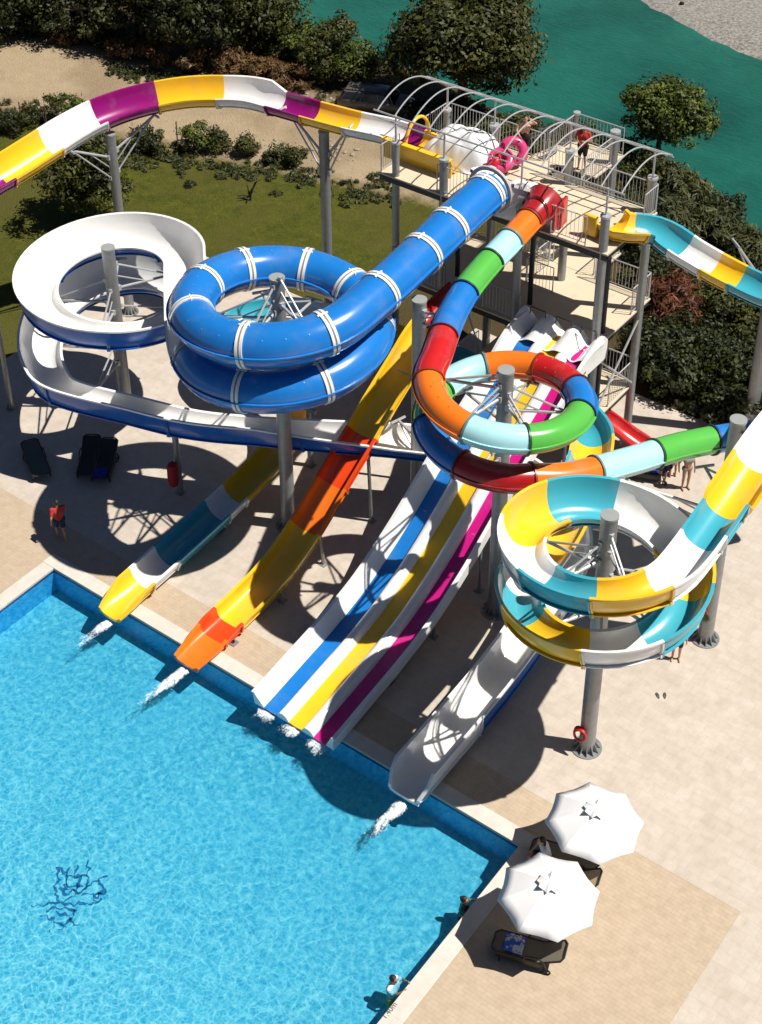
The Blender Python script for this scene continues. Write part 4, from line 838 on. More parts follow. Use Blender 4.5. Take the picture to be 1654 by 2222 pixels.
tag(mo.build('floor_mosaic', mat('navy mosaic', (.03, .15, .3), .5, 0, .4, 9), None, False), 'dark wavering mosaic figure on the pool floor at lower left', 'mosaic')
# ---------------------------------------------------------------- vegetation
def leafmat(name, dark, light, tint=(.25, .2, .03)):
    m, n, l, b = nodemat(name); at_ = n.new('ShaderNodeAttribute'); at_.attribute_name = 'leaf'
    c = ramp_(n, at_.outputs['Fac'], l, [(0, dark), (.55, tuple((a + b_) / 2 for a, b_ in zip(dark, light))), (.9, light), (1, tint)])
    l.new(c, b.inputs['Base Color']); b.inputs['Roughness'].default_value = .55; b.inputs['Specular IOR Level'].default_value = .3
    tl = n.new('ShaderNodeBsdfTranslucent'); l.new(c, tl.inputs['Color']); mx = n.new('ShaderNodeMixShader'); mx.inputs[0].default_value = .14
    out = n['Material Output']; l.new(b.outputs[0], mx.inputs[1]); l.new(tl.outputs[0], mx.inputs[2]); l.new(mx.outputs[0], out.inputs['Surface']); return m
LF = dict(deep=leafmat('deep green leaf', (.006, .011, .003), (.05, .06, .012), (.13, .11, .03)), olive=leafmat('olive leaf', (.012, .018, .003), (.085, .09, .014), (.17, .14, .035)),
          bright=leafmat('bright green leaf', (.014, .026, .003), (.12, .15, .016), (.22, .2, .03)), reed=leafmat('reed leaf', (.015, .022, .006), (.11, .115, .035), (.2, .18, .075)),
          dry=leafmat('dry brown leaf', (.06, .03, .01), (.2, .11, .04), (.3, .2, .09)), rust=leafmat('rusty twig', (.06, .018, .008), (.17, .06, .025), (.26, .17, .09)))
BARK = mat('bark', (.09, .06, .04), .9, 0, .25, 6, .4, 20)
def leaves(blobs, n, size, seed, clump=.42, per=22, asp=1.6, up=.35, droop=0):
    """leaf quads in clumps spread over lumpy blobs (centre, radii)"""
    rg = np.random.default_rng(seed); V = []; vols = np.array([r[0] * r[1] * r[2] for _, r in blobs]) ** (2 / 3); vols = vols / vols.sum(); C = []
    per = int(per * 3.2); nc = max(5, n // per)
    for (c, r), w_ in zip(blobs, vols):
        k = max(2, int(round(nc * w_))); d = rg.normal(size=(k, 3)); d /= np.linalg.norm(d, axis=1)[:, None]; d[:, 2] = np.where(d[:, 2] < -.55, -d[:, 2], d[:, 2])
        rr = np.where(rg.random(k) < .85, rg.uniform(.78, 1.05, k), rg.uniform(.3, .75, k)); p = np.array(c) + d * np.array(r) * rr[:, None]; C.append(np.hstack([p, d]))
    C = np.vstack(C); cc = np.repeat(C, per, axis=0); m = len(cc); dd = rg.normal(size=(m, 3)); dd /= np.linalg.norm(dd, axis=1)[:, None]
    sr = np.repeat(clump * rg.uniform(.75, 1.7, len(C)), per)[:, None]; P = cc[:, :3] + dd * sr * np.array([1, 1, .72]) * np.clip(rg.normal(.9, .22, m), .2, 1.5)[:, None]
    nrm = dd * 1.0 + cc[:, 3:] * .25 + rg.normal(size=(m, 3)) * .42 + np.array([0, 0, up]); nrm /= np.linalg.norm(nrm, axis=1)[:, None]
    t = rg.normal(size=(m, 3)); t[:, 2] -= droop; t -= nrm * (t * nrm).sum(1)[:, None]; t /= np.linalg.norm(t, axis=1)[:, None]; b = np.cross(nrm, t)
    s = size * rg.uniform(.55, 1.3, m)[:, None]; a = s * asp * .5; h = s * .5
    Q = np.stack([P - t * a, P - b * h * .8 + t * a * .1, P + t * a, P + b * h * .8 + t * a * .1], 1).reshape(-1, 3)
    tone = np.clip(np.repeat(rg.beta(1.6, 1.6, len(C)), per) * .8 + rg.random(m) * .2, 0, 1); return Q, tone
def leafmesh(name, Q, tone, m, parent=None, off=(0, 0, 0)):
    me = bpy.data.meshes.new(name); k = len(Q) // 4; me.vertices.add(len(Q)); me.vertices.foreach_set('co', (Q - np.array(off)).astype(np.float32).ravel())
    me.loops.add(4 * k); me.loops.foreach_set('vertex_index', np.arange(4 * k, dtype=np.int32)); me.polygons.add(k); me.polygons.foreach_set('loop_start', np.arange(0, 4 * k, 4, dtype=np.int32))
    me.update(calc_edges=True); at_ = me.attributes.new('leaf', 'FLOAT', 'FACE'); at_.data.foreach_set('value', tone.astype(np.float32)); me.materials.append(m); me.validate()
    o = bpy.data.objects.new(name, me); return link(o, parent)
def lump(c, rx, ry, rz, n, seed, k=.55):
    rnd = random.Random(seed); out = [((c[0], c[1], c[2]), (rx * .72, ry * .72, rz * .75))]
    for _ in range(n):
        d = Vector((rnd.gauss(0, 1), rnd.gauss(0, 1), rnd.gauss(.1, .8))).normalized(); q = rnd.uniform(.3, .55)
        out.append(((c[0] + d.x * rx * .62, c[1] + d.y * ry * .62, c[2] + d.z * rz * .62), (rx * q, ry * q, rz * q)))
    return out
def tree(base, cz, r, n, size, kind, label, seed, rz=None, group=None, off=(0, 0), trunk=.16, name='tree', cat='tree', nb=9, **k):
    o = thing(name, base, label, cat, group); c = (base[0] + off[0], base[1] + off[1], base[2] + cz); rz = rz or r * .9
    Q, t = leaves(lump(c, r, r, rz, nb, seed), int(n * 2.2), size * .74, seed, **k); leafmesh('crown', Q, t, LF[kind], o, base)
    rnd = random.Random(seed); mb = MB(); top = Vector(c); b = Vector(base) - Vector((0, 0, .4)); mid = (b + top) / 2 + Vector((rnd.gauss(0, .2), rnd.gauss(0, .2), 0))
    mb.tube([b, mid, top + Vector((0, 0, rz * .3))], [trunk, trunk * .75, trunk * .25], 9)
    for _ in range(6):
        a = rnd.uniform(0, 2 * pi); e_ = top + Vector((cos(a) * r * .75, sin(a) * r * .75, rnd.uniform(-.2, .6) * rz)); s_ = mid + (top - mid) * rnd.uniform(.1, .8); mb.tube([s_, (s_ + e_) / 2 + Vector((0, 0, .2)), e_], [trunk * .45, trunk * .3, trunk * .1], 6)
    mb.build('trunk', BARK, o); return o
def bush(base, r, h, n, size, kind, label, seed, group=None, name='bush', cat='bush', nb=6, **k):
    o = thing(name, base, label, cat, group); c = (base[0], base[1], base[2] + h * .45)
    Q, t = leaves(lump(c, r, r, h * .55, nb, seed), int(n * 1.7), size * .75, seed, **k); leafmesh('foliage', Q, t, LF[kind], o, base)
    rnd = random.Random(seed); mb = MB()
    for _ in range(5):
        a = rnd.uniform(0, 2 * pi); mb.tube([(base[0], base[1], base[2] - .2), (base[0] + cos(a) * r * .3, base[1] + sin(a) * r * .3, base[2] + h * .4), (base[0] + cos(a) * r * .6, base[1] + sin(a) * r * .6, base[2] + h * .75)], [.05, .035, .012], 6)
    mb.build('stems', BARK, o); return o
gp = lambda u, v: (lambda p: (p.x, p.y, gz(p.x, p.y)))(at(u, v, 0))
def htop(u, v, b): return hgt(u, v, b[0], b[1])
# the big dark tree on the river bank
b = gp(1008, 232); b = (b[0], b[1], -.3); tree(b, hgt(1010, 98, b[0], b[1]) - b[2], 3.8, 17000, .24, 'olive', 'large dark round tree on the river bank behind the car', 11, 3.1, trunk=.3, nb=14, clump=.5)
b = gp(1437, 345); b = (b[0], b[1], -.5); tree(b, hgt(1430, 252, b[0], b[1]) - b[2], 2.0, 7000, .17, 'bright', 'round green tree at the river edge right of the tower', 12, 1.95, nb=13, clump=.3)
b = gp(192, 470); b = (b[0], b[1], -.05); tree(b, hgt(190, 375, b[0], b[1]), 2.0, 5200, .17, 'olive', 'bushy tree on the lawn beneath the purple flume', 13, 1.9, nb=9, clump=.32)
# trees along the top left
TG = 'trees along the river bank'
for k, (u, v, ut, vt, r, kd, lb) in enumerate(((40, 48, 30, -12, 3.6, 'deep', 'very dark tree in the top left corner beyond the dirt track'), (165, 62, 160, -8, 3.4, 'deep', 'dark tree second from the top left corner beyond the dirt track'), (300, 84, 305, -8, 2.9, 'reed', 'pale leaved tree catching the sun at the top edge, between dark trees'), (420, 115, 420, 15, 3.2, 'deep', 'dark tree at the top edge behind the dry brown grass'), (545, 105, 540, 2, 3.0, 'olive', 'olive green tree at the top edge left of the open river'), (-60, 60, -60, -20, 3.4, 'deep', 'dark tree cut by the left edge of the picture'))):
    b = gp(u, v); tree(b, hgt(ut, vt, b[0], b[1]) - b[2], r, 5600, .22, kd, lb, 20 + k, r * .9, TG, nb=9, clump=.5, trunk=.22)
BG = 'bushes between the dirt track and the river'
for k, (u, v, r, h, kd, lb) in enumerate(((612, 128, 1.5, 2.6, 'bright', 'sunlit green bush at the track edge, first left of the river gap'), (668, 140, 1.4, 2.4, 'bright', 'sunlit green bush in the middle of the row by the river gap'), (715, 165, 1.7, 2.9, 'olive', 'broad green bush by the river gap, left of the car'), (770, 172, 1.5, 2.5, 'bright', 'low green bush right behind the car'), (560, 118, 1.5, 2.2, 'olive', 'olive bush behind the dry brown grass'), (728, 105, 1.2, 2.2, 'olive', 'small round bush nearest the water, above the car'), (90, 62, 1.4, 1.6, 'deep', 'low dark bush at the far side of the track, far left'), (220, 82, 1.4, 1.5, 'deep', 'low dark bush under the pale leaved tree'))):
    bush(gp(u, v), r, h, 2200, .17, kd, lb, 40 + k, BG, clump=.3)
DG = 'dry brown shrubs along the dirt track'
for k, (u, v, r, h, lb) in enumerate(((270, 116, 1.2, 1.0, 'dry brown shrub at the far edge of the track, leftmost of its row'), (345, 128, 1.4, 1.2, 'dry brown shrub second in the row along the track'), (425, 142, 1.4, 1.3, 'dry brown shrub in the middle of the row along the track'), (505, 162, 1.4, 1.2, 'dry brown shrub above the yellow flume section'), (575, 170, 1.3, 1.1, 'dry brown shrub fifth in the row along the track'), (640, 182, 1.2, 1.0, 'dry brown shrub nearest the car, rightmost of its row'), (150, 80, 1.2, .7, 'dry brown scrub under the dark trees at the left'))):
    bush(gp(u, v), r, h, 1500, .13, 'dry', lb, 60 + k, DG, name='dry_shrub', cat='shrub', asp=3.5, clump=.22)
LG = 'low bushes along the far edge of the lawn'
for k, (u, v, r, h, kd, lb) in enumerate(((28, 285, .9, 1.1, 'deep', 'small dark bush at the lawn edge, far left'), (100, 262, 1.0, 1.2, 'olive', 'small bush by the fence stakes at the lawn edge'), (148, 250, .9, 1.4, 'bright', 'green bush at the lawn edge just above the white flume section'), (425, 318, 1.0, 1.5, 'bright', 'roundest green bush under the yellow flume section'), (478, 320, .7, 1.1, 'olive', 'bush beside the round one under the white flume section'), (338, 322, .7, 1.0, 'olive', 'small bush under the purple flume section'), (535, 330, .6, .9, 'olive', 'thin shrub on the lawn edge between two thin flume props'), (600, 345, .6, .9, 'reed', 'thin shrub in front of the gravel strip'), (640, 355, .55, .9, 'olive', 'thin shrub just left of the tall lawn post'), (300, 320, .9, 1.0, 'deep', 'dark low bush beside the tree on the lawn'))):
    bush(gp(u, v), r, h, 1100, .12, kd, lb, 80 + k, LG, clump=.2)
# growth behind and right of the tower
RG = 'bushes on the bank right of the tower'
for k, (u, v, r, h, kd, lb, n) in enumerate(((1390, 440, 1.5, 2.4, 'olive', 'olive bush on the bank just behind the right end of the tower roof', 2600), (1470, 455, 1.5, 2.4, 'reed', 'tall reedy clump on the bank beyond the turquoise flume', 2600), (1545, 475, 1.3, 2.2, 'deep', 'dark bush on the bank at the water edge', 2200), (1450, 545, 1.6, 2.6, 'reed', 'willowy clump hanging over the turquoise flume start', 3000), (1530, 555, 1.5, 2.4, 'reed', 'willowy clump above the white flume section', 2800), (1610, 590, 1.5, 2.2, 'reed', 'willowy clump by the right edge above the turquoise flume', 2600), (1345, 500, 1.2, 2.0, 'deep', 'dark bush hard behind the tower stairs', 2200), (1640, 700, 1.7, 2.4, 'olive', 'olive bush at the right edge under the flume', 2600), (1560, 720, 1.6, 2.2, 'olive', 'olive bush below the turquoise flume', 2600), (1400, 640, 1.4, 2.4, 'deep', 'dark bush between the tower and the rusty shrub', 2400), (1505, 800, 1.7, 2.0, 'deep', 'dark hedge bush above the paving corner', 2800), (1590, 840, 1.8, 2.0, 'deep', 'dark hedge bush behind the right hand post', 2800), (1425, 800, 1.5, 2.2, 'deep', 'dark hedge bush close to the tower foot', 2600), (1650, 900, 1.6, 2.0, 'deep', 'dark hedge bush at the right edge by the paving', 2400), (1470, 860, 1.3, 1.6, 'deep', 'low dark bush on the paving edge', 2200), (1560, 890, 1.3, 1.6, 'deep', 'low dark bush behind the dark blue tube', 2200))):
    bush(gp(u, v), r, h, n, .16 if kd != 'reed' else .13, kd, lb, 100 + k, RG, clump=.3, asp=1.6 if kd != 'reed' else 4.5, droop=0 if kd != 'reed' else 1.2)
b = gp(1405, 362); bush(b, 1.3, 2.0, 2200, .15, 'bright', 'bright green bush at the foot of the round tree by the river', 129, RG, clump=.3)
b = gp(1458, 715); bush(b, 1.6, 2.6, 2600, .11, 'rust', 'rusty brown bare shrub on the bank beneath the white flume section', 130, name='dry_shrub', cat='shrub', asp=5, clump=.3, nb=7)
HG = 'bushes behind the tower by the river'
for k, (u, v, r, h, kd, lb) in enumerate(((1070, 300, 1.6, 1.6, 'olive', 'olive bush behind the tower railing, left of the bare chested man'), (1150, 310, 1.6, 1.5, 'reed', 'pale bush behind the tower railing, right of the bare chested man'), (1230, 330, 1.5, 1.6, 'olive', 'olive bush behind the tower railing near the lifeguard'), (1310, 355, 1.6, 1.9, 'olive', 'green bush behind the tower landing'), (1000, 280, 1.6, 1.5, 'deep', 'dark bush in the shade behind the tarpaulin'), (930, 270, 1.6, 1.3, 'deep', 'dark bush in the shade of the big tree by the car'))):
    bush(gp(u, v), r, h, 2200, .15, kd, lb, 140 + k, HG, clump=.3)
# dead sapling on the lawn and fence stakes
b = gp(542, 432); o = thing('dead_sapling', b, 'small dead palm sapling standing alone on the lawn', 'sapling'); mb = MB(); B_ = Vector(b)
mb.tube([B_, B_ + Vector((.05, 0, .35)), B_ + Vector((.3, .2, .95))], [.09, .07, .02], 7); mb.build('trunk', mat('dead wood', (.035, .025, .018), .9), o)
for dx, dy, dz in ((-.25, .1, .75), (.32, .05, .5), (-.55, -.25, .15), (-.35, -.45, .12), (.2, -.4, .1), (.5, .3, 1.1)):
    mb = MB(); mb.tube([B_ + Vector((0, 0, .15)), B_ + Vector((dx * .5, dy * .5, dz * .75 + .1)), B_ + Vector((dx, dy, dz))], [.04, .03, .01], 6); mb.build('frond', MATS['dead wood'], o)
for k, (u, v, lb) in enumerate(((103, 285, 'thin fence stake at the lawn edge by the white flume section, leftmost'), (467, 325, 'thin stake in front of the round bush under the flume'), (386, 318, 'thin stake left of the round bush under the flume'), (48, 275, 'thin fence stake by the small dark bush, far left'))):
    b = gp(u, v); mb = MB(); mb.tube([(b[0], b[1], -.2), (b[0] + .02, b[1], 1.35)], [.035, .03], 7); mb.box((b[0], b[1], 1.0), (.09, .09, .03)); o = mb.build('fence_stake', BARK); tag(o, lb, 'stake', 'fence stakes')
# stones by the track
ST = mat('pale stone', (.3, .25, .18), .9, 0, .25, 6, .3, 12); st = MB(); rnd = random.Random(3)
for k in range(170):
    u = rnd.uniform(560, 780); v = 195 + (u - 560) * .12 + rnd.gauss(0, 9) if k < 90 else rnd.uniform(300, 345); p = gp(u, v); r = rnd.uniform(.03, .03 + .12 * rnd.random())
    st.ell((p[0], p[1], p[2] + r * .2), (r * rnd.uniform(.8, 1.5), r, r * .6), 7, 5, 0, Matrix.Rotation(rnd.uniform(0, 6), 3, 'Z'))
tag(st.build('rubble', ST, angle=20), 'scattered pale stones along the edge of the dirt track', 'stones', kind='stuff')
# weeds over the rough ground beside the track
Qs = []; Ts = []; rg = random.Random(5)
for k in range(420):
    if k < 150: u = rg.uniform(-20, 860); v = 300 + .13 * u + rg.gauss(0, 16) - (60 if u < 200 else 0)
    elif k < 300: u = rg.uniform(240, 800); v = 105 + .17 * u + rg.gauss(0, 9)
    else: u = rg.uniform(1330, 1660); v = rg.uniform(430, 900)
    p = gp(u, v)
    if p[1] < 19.8 and p[0] > -10: continue
    q, t = leaves([((p[0], p[1], p[2] + .05), (.3, .3, .08))], 30, .07, 900 + k, .07, 5, 5.0); Qs.append(q); Ts.append(t)
w_ = leafmesh('weeds', np.vstack(Qs), np.hstack(Ts), LF['reed']); tag(w_, 'tufts of weeds and dry grass along the track and bank', 'weeds', kind='stuff')
# bird or post on the far gravel
b = at(1473, 30, -2.9); o = thing('driftwood', b, 'small black stump standing on the far gravel bank', 'stump'); mb = MB(); B_ = Vector((b.x, b.y, -3.1)); mb.tube([B_, B_ + Vector((.05, 0, .5)), B_ + Vector((.1, .1, .95))], [.22, .2, .14], 8); mb.tube([B_ + Vector((0, 0, .3)), B_ + Vector((-.35, -.2, .15))], [.1, .05], 6); mb.build('stump', mat('black wood', (.012, .012, .012), .9), o)
# ---------------------------------------------------------------- car parked in the shade
b = at(742, 232, 0); b2 = at(835, 243, 0); d = b2 - b; rz = math.atan2(d.y, d.x); c = (b + b2) / 2
car = thing('parked_car', (c.x + .55, c.y + .35, -.1), 'dusty grey brown estate car parked in the shade beneath the big tree', 'car', None, rz); car['local'] = 1; car.scale = (.86, .86, .86)
PAINT = mat('taupe car paint', (.12, .1, .085), .35, .2, .15, 3, coat=.4, dirt=(.11, .095, .075)); GLS = mat('dark car glass', (.012, .014, .018), .08, 0, .1)
def loft(mb, secs, mi=0):
    n = len(secs[0]); k0 = len(mb.v)
    for s in secs: mb.v += [tuple(p) for p in s]
    for i in range(len(secs) - 1):
        for k in range(n - 1): mb.f.append((k0 + i * n + k, k0 + i * n + k + 1, k0 + (i + 1) * n + k + 1, k0 + (i + 1) * n + k)); mb.m.append(mi)
    for i in (0, len(secs) - 1): mb.f.append(tuple(k0 + i * n + k for k in range(n))); mb.m.append(mi)
W_ = .86
def csec(x, zb, zt, w_): return [(x, -w_ * .9, zb), (x, -w_, zb + .15), (x, -w_, zt - .12), (x, -w_ * .93, zt), (x, w_ * .93, zt), (x, w_, zt - .12), (x, w_, zb + .15), (x, w_ * .9, zb)]
mb = MB(); loft(mb, [csec(-2.15, .42, .82, W_ * .86), csec(-2.05, .3, .95, W_ * .95), csec(-1.3, .24, .98, W_), csec(.9, .24, .98, W_), csec(1.7, .26, .93, W_ * .97), csec(2.1, .32, .8, W_ * .86), csec(2.2, .42, .66, W_ * .75)]); mb.build('body', PAINT, car, angle=45)
mb = MB(); hs = lambda x, z, w_: [(x, -w_, z), (x, w_, z)]
loft(mb, [[(x, -.78, .97), (x + q, -.68 + s, 1.42), (x + q, .68 - s, 1.42), (x, .78, .97)] for x, q, s in ((-2.05, .35, .03), (-1.2, .1, 0), (.3, -.15, 0), (1.25, -.62, .03))]); mb.build('window_band', GLS, car, angle=30)
mb = MB(); mb.add([(-1.75, -.66, 1.425), (.7, -.66, 1.425), (.7, .66, 1.425), (-1.75, .66, 1.425), (-1.62, -.55, 1.49), (.5, -.55, 1.49), (.5, .55, 1.49), (-1.62, .55, 1.49)], [(4, 5, 6, 7), (0, 1, 5, 4), (1, 2, 6, 5), (2, 3, 7, 6), (3, 0, 4, 7)]); mb.build('roof', PAINT, car, angle=60)
for sy in (-1, 1):
    for x in (-1.35, 1.35):
        mb = MB(); mb.torus(Vector((x, sy * .8, .3)), .22, .09, 22, 8, Vector((0, 1, 0))); wh = mb.build('wheel', RUBBER, car); mb = MB(); mb.lathe([(0, .03), (.16, .02), (.2, -.03)], (0, 0, 0), 16); mb.v = [(x + a, sy * (.84 + e_), .3 + b_) for a, b_, e_ in mb.v]; mb.build('rim', mat('alloy rim', (.4, .4, .4), .4, .6), wh)
    for x in (-1.9, -.75, .35, 1.2):
        mb = MB(); mb.bar((x, sy * .79, .97), (x * .86 + (-.04 if x > 0 else .1), sy * .69, 1.43), .035, 5); mb.build('window_pillar', PAINT, car)
    mb = MB(); mb.ell((.95, sy * .95, 1.05), (.09, .1, .07)); mb.build('wing_mirror', mat('pale mirror', (.6, .6, .6), .3), car)
    for x in (-.45, .6): mb = MB(); mb.box((x, sy * .87, .82), (.16, .03, .03)); mb.build('door_handle', GALVL, car)
    mb = MB(); mb.box((-2.1, sy * .66, .76), (.08, .2, .22)); mb.build('tail_light', REDP, car, bevel=.02); mb = MB(); mb.box((2.1, sy * .6, .68), (.12, .26, .12)); mb.build('headlight', mat('lamp glass', (.6, .6, .6), .15), car, bevel=.03)
    mb = MB(); mb.bar((-1.9, sy * .56, 1.52), (.5, sy * .56, 1.52), .02, 6); mb.build('roof_rail', DSTEEL, car)
# ---------------------------------------------------------------- people
SKIN = mat('tanned skin', (.4, .19, .1), .55, 0, .08, 9); SKIN2 = mat('light skin', (.52, .29, .18), .55, 0, .08, 9); HAIR = mat('black hair', (.012, .009, .008), .6); EYE = mat('dark eye', (.02, .015, .012), .3); LIP = mat('lips', (.35, .1, .08), .5)
def capsule(mb, a, b, ra_, rb_, n=10):
    a, b = Vector(a), Vector(b); d = (b - a); L_ = d.length; d = d.normalized(); pts = []; rs = []
    for t in np.linspace(0, pi / 2, 5)[:-1]: pts.append(a - d * ra_ * cos(t)); rs.append(max(.002, ra_ * sin(t)))
    for t in np.linspace(0, 1, 5): pts.append(a + d * L_ * t); rs.append(ra_ + (rb_ - ra_) * t)
    for t in np.linspace(0, pi / 2, 5)[1:]: pts.append(b + d * rb_ * sin(t)); rs.append(max(.002, rb_ * cos(t)))
    mb.tube(pts, rs, n)
def fuse(mb, name, m, parent, vox, extra=None):
    """grow one continuous skin over the overlapping volumes"""
    me = bpy.data.meshes.new(name); me.from_pydata(mb.v, [], mb.f); t = bpy.data.objects.new('t', me); SC.collection.objects.link(t)
    r = t.modifiers.new('r', 'REMESH'); r.mode = 'VOXEL'; r.voxel_size = vox; s = t.modifiers.new('s', 'SMOOTH'); s.factor = .5; s.iterations = 4
    dg = bpy.context.evaluated_depsgraph_get(); dg.update(); m2 = bpy.data.meshes.new_from_object(t.evaluated_get(dg)); bpy.data.objects.remove(t); m2.name = name
    if extra and extra.v:
        bm = bmesh.new(); bm.from_mesh(m2); vs = [bm.verts.new(v) for v in extra.v]
        for f in extra.f:
            try: bm.faces.new([vs[i] for i in f])
            except ValueError: pass
        bm.to_mesh(m2); bm.free()
    m2.materials.clear(); m2.materials.append(m); m2.polygons.foreach_set('use_smooth', [True] * len(m2.polygons)); o = bpy.data.objects.new(name, m2); return link(o, parent)
def person(loc, rz, label, J=None, skin=SKIN, shirt=None, shorts=None, suit=None, hair='short', scale=1.0, sink=0, female=False):
    """figure facing +x in its own axes; J overrides joint positions (metres)"""
    P = dict(pelvis=(0, 0, .95), waist=(.01, 0, 1.08), chest=(0, 0, 1.3), neck=(0, 0, 1.47), head=(.02, 0, 1.62))
    for s, n in ((1, 'l'), (-1, 'r')):
        P.update({'sh' + n: (-.01, s * (.17 if female else .19), 1.41), 'el' + n: (-.02, s * .25, 1.13), 'wr' + n: (.05, s * .26, .88), 'hp' + n: (0, s * .09, .92), 'kn' + n: (.02, s * .1, .5), 'an' + n: (-.02, s * .1, .085)})
    P.update(J or {}); P = {k: Vector(v) * scale for k, v in P.items()}; S = scale
    o = thing('person', (loc[0], loc[1], loc[2] - sink), label, 'person', None, rz); o['local'] = 1
    mb = MB(); wch = .13 if not female else .115
    capsule(mb, P['hpl'], P['hpr'], .105 * S, .105 * S); capsule(mb, P['pelvis'], P['waist'], .12 * S, .105 * S)
    for s in (.55, -.55):
        q = (P['shl'] - P['shr']) * .5 * s; capsule(mb, P['waist'] + q * .4, P['chest'] + q * .6, .1 * S, wch * S)
    capsule(mb, P['shl'], P['shr'], .062 * S, .062 * S); capsule(mb, P['chest'], P['neck'], .1 * S, .055 * S); capsule(mb, P['neck'], P['head'] - Vector((0, 0, .06 * S)), .054 * S, .05 * S)
    hd = P['head']; fwd = Vector((1, 0, 0))
    if 'face' in (J or {}): fwd = (P['face'] / S).normalized()
    up = Vector((0, 0, 1)); lt = up.cross(fwd).normalized(); up = fwd.cross(lt)
    rot = Matrix((fwd, lt, up)).transposed(); mb.ell(hd + up * .015 * S, (.098 * S, .077 * S, .112 * S), 16, 12, 0, rot); mb.ell(hd + fwd * .035 * S - up * .07 * S, (.06 * S, .05 * S, .055 * S), 12, 8, 0, rot)
    capsule(mb, hd + fwd * .098 * S + up * .01 * S, hd + fwd * .108 * S - up * .03 * S, .011 * S, .017 * S, 6)
    for s in (1, -1): mb.ell(hd + lt * s * .079 * S - up * .01 * S, (.022 * S, .012 * S, .034 * S), 8, 6, 0, rot)
    ex = MB()
    for n, s in (('l', 1), ('r', -1)):
        capsule(mb, P['sh' + n], P['el' + n], .05 * S, .038 * S); capsule(mb, P['el' + n], P['wr' + n], .039 * S, .026 * S)
        capsule(mb, P['hp' + n], P['kn' + n], .085 * S, .053 * S); capsule(mb, P['kn' + n], P['an' + n], .053 * S, .034 * S)
        cal = P['kn' + n].lerp(P['an' + n], .3); mb.ell(cal + Vector((-.018 * S, 0, 0)), (.055 * S, .05 * S, .1 * S), 10, 8)
        ft = P['an' + n]; toe = P.get('to' + n) or ft + Vector((.15, s * .02, -.05)) * S; capsule(mb, ft + Vector((-.03 * S, 0, -.045 * S)), toe, .036 * S, .028 * S)
        wv = P['wr' + n]; d = (wv - P['el' + n]).normalized(); sd = d.cross(Vector((0, 1, 0)) if abs(d.y) < .8 else Vector((1, 0, 0))).normalized(); pn = d.cross(sd)
        palm = wv + d * .075 * S; capsule(mb, wv, palm, .024 * S, .03 * S); capsule(mb, wv + sd * .014 * S + d * .03 * S, palm + sd * .022 * S, .018 * S, .018 * S); capsule(mb, wv - sd * .014 * S + d * .03 * S, palm - sd * .022 * S, .018 * S, .018 * S)
        for q, ln in ((-.03, .062), (-.01, .078), (.01, .074), (.028, .058)):
            b0 = palm + sd * q * S; b1 = b0 + d * ln * .55 * S + pn * s * .008 * S; b2 = b1 + d * ln * .45 * S + pn * s * .022 * S; ex.tube([b0 - d * .01 * S, b1, b2, b2 + d * .004 * S], [.0095 * S, .009 * S, .0075 * S, .003 * S], 6)
        b0 = wv + d * .028 * S - sd * .026 * S; ex.tube([b0, b0 - sd * .03 * S + d * .025 * S, b0 - sd * .038 * S + d * .055 * S, b0 - sd * .038 * S + d * .06 * S], [.012 * S, .011 * S, .009 * S, .004 * S], 6)
    fuse(mb, 'body', skin, o, .0135 * S, ex)
    for s in (1, -1): e_ = MB(); e_.ell(hd + fwd * .088 * S + lt * s * .032 * S + up * .018 * S, (.011 * S, .013 * S, .009 * S), 8, 6, 0, rot); e_.build('eye', EYE, o)
    e_ = MB(); e_.ell(hd + fwd * .09 * S - up * .056 * S, (.01 * S, .024 * S, .008 * S), 8, 6, 0, rot); e_.build('mouth', LIP, o)
    if hair:
        h_ = MB(); h_.ell(hd + up * .032 * S - fwd * .012 * S, (.106 * S, .088 * S, .105 * S), 14, 10, 0, rot)
        # keep the face clear
        h_.v = [tuple(Vector(v) - fwd * max(0, (Vector(v) - hd).dot(fwd) - (.06 * S if (Vector(v) - hd).dot(up) < .07 * S else .2)) * 1.0 + (up * max(0, .02 * S - (Vector(v) - hd).dot(up)) if (Vector(v) - hd).dot(fwd) > .03 * S else Vector())) for v in h_.v]
        if hair == 'long':
            for q in (-.05, 0, .05): capsule(h_, hd - fwd * .07 * S + lt * q * S, hd - fwd * .1 * S + lt * q * 1.2 * S - up * .3 * S, .045 * S, .02 * S)
        if hair == 'bun': h_.ell(hd - fwd * .08 * S + up * .08 * S, (.05 * S, .05 * S, .05 * S), 10, 8)
        fuse(h_, 'hair', HAIR, o, .014 * S)
    def torso(r, lo=0.0, hi=1.0):
        c_ = MB()
        for s in (.6, -.6): q = (P['shl'] - P['shr']) * .5 * s; a_ = P['waist'] + q * .5; b_ = P['chest'] + q * .7; capsule(c_, a_, b_, (.112 + r) * S, (wch + .008 + r) * S)
        return c_
    if shirt:
        c_ = torso(.012); capsule(c_, P['shl'], P['shr'], .078 * S, .078 * S); capsule(c_, P['waist'] - Vector((0, 0, .08 * S)), P['waist'], .15 * S, .13 * S)
        for n in 'lr': capsule(c_, P['sh' + n], P['sh' + n].lerp(P['el' + n], .6), .07 * S, .058 * S)
        fuse(c_, 'shirt', shirt, o, .016 * S)
    if shorts:
        c_ = MB(); capsule(c_, P['hpl'], P['hpr'], .128 * S, .128 * S); capsule(c_, P['pelvis'], P['waist'].lerp(P['pelvis'], .3), .14 * S, .126 * S)
        for n in 'lr': capsule(c_, P['hp' + n], P['hp' + n].lerp(P['kn' + n], .72), .108 * S, .085 * S)
        fuse(c_, 'shorts', shorts, o, .016 * S)
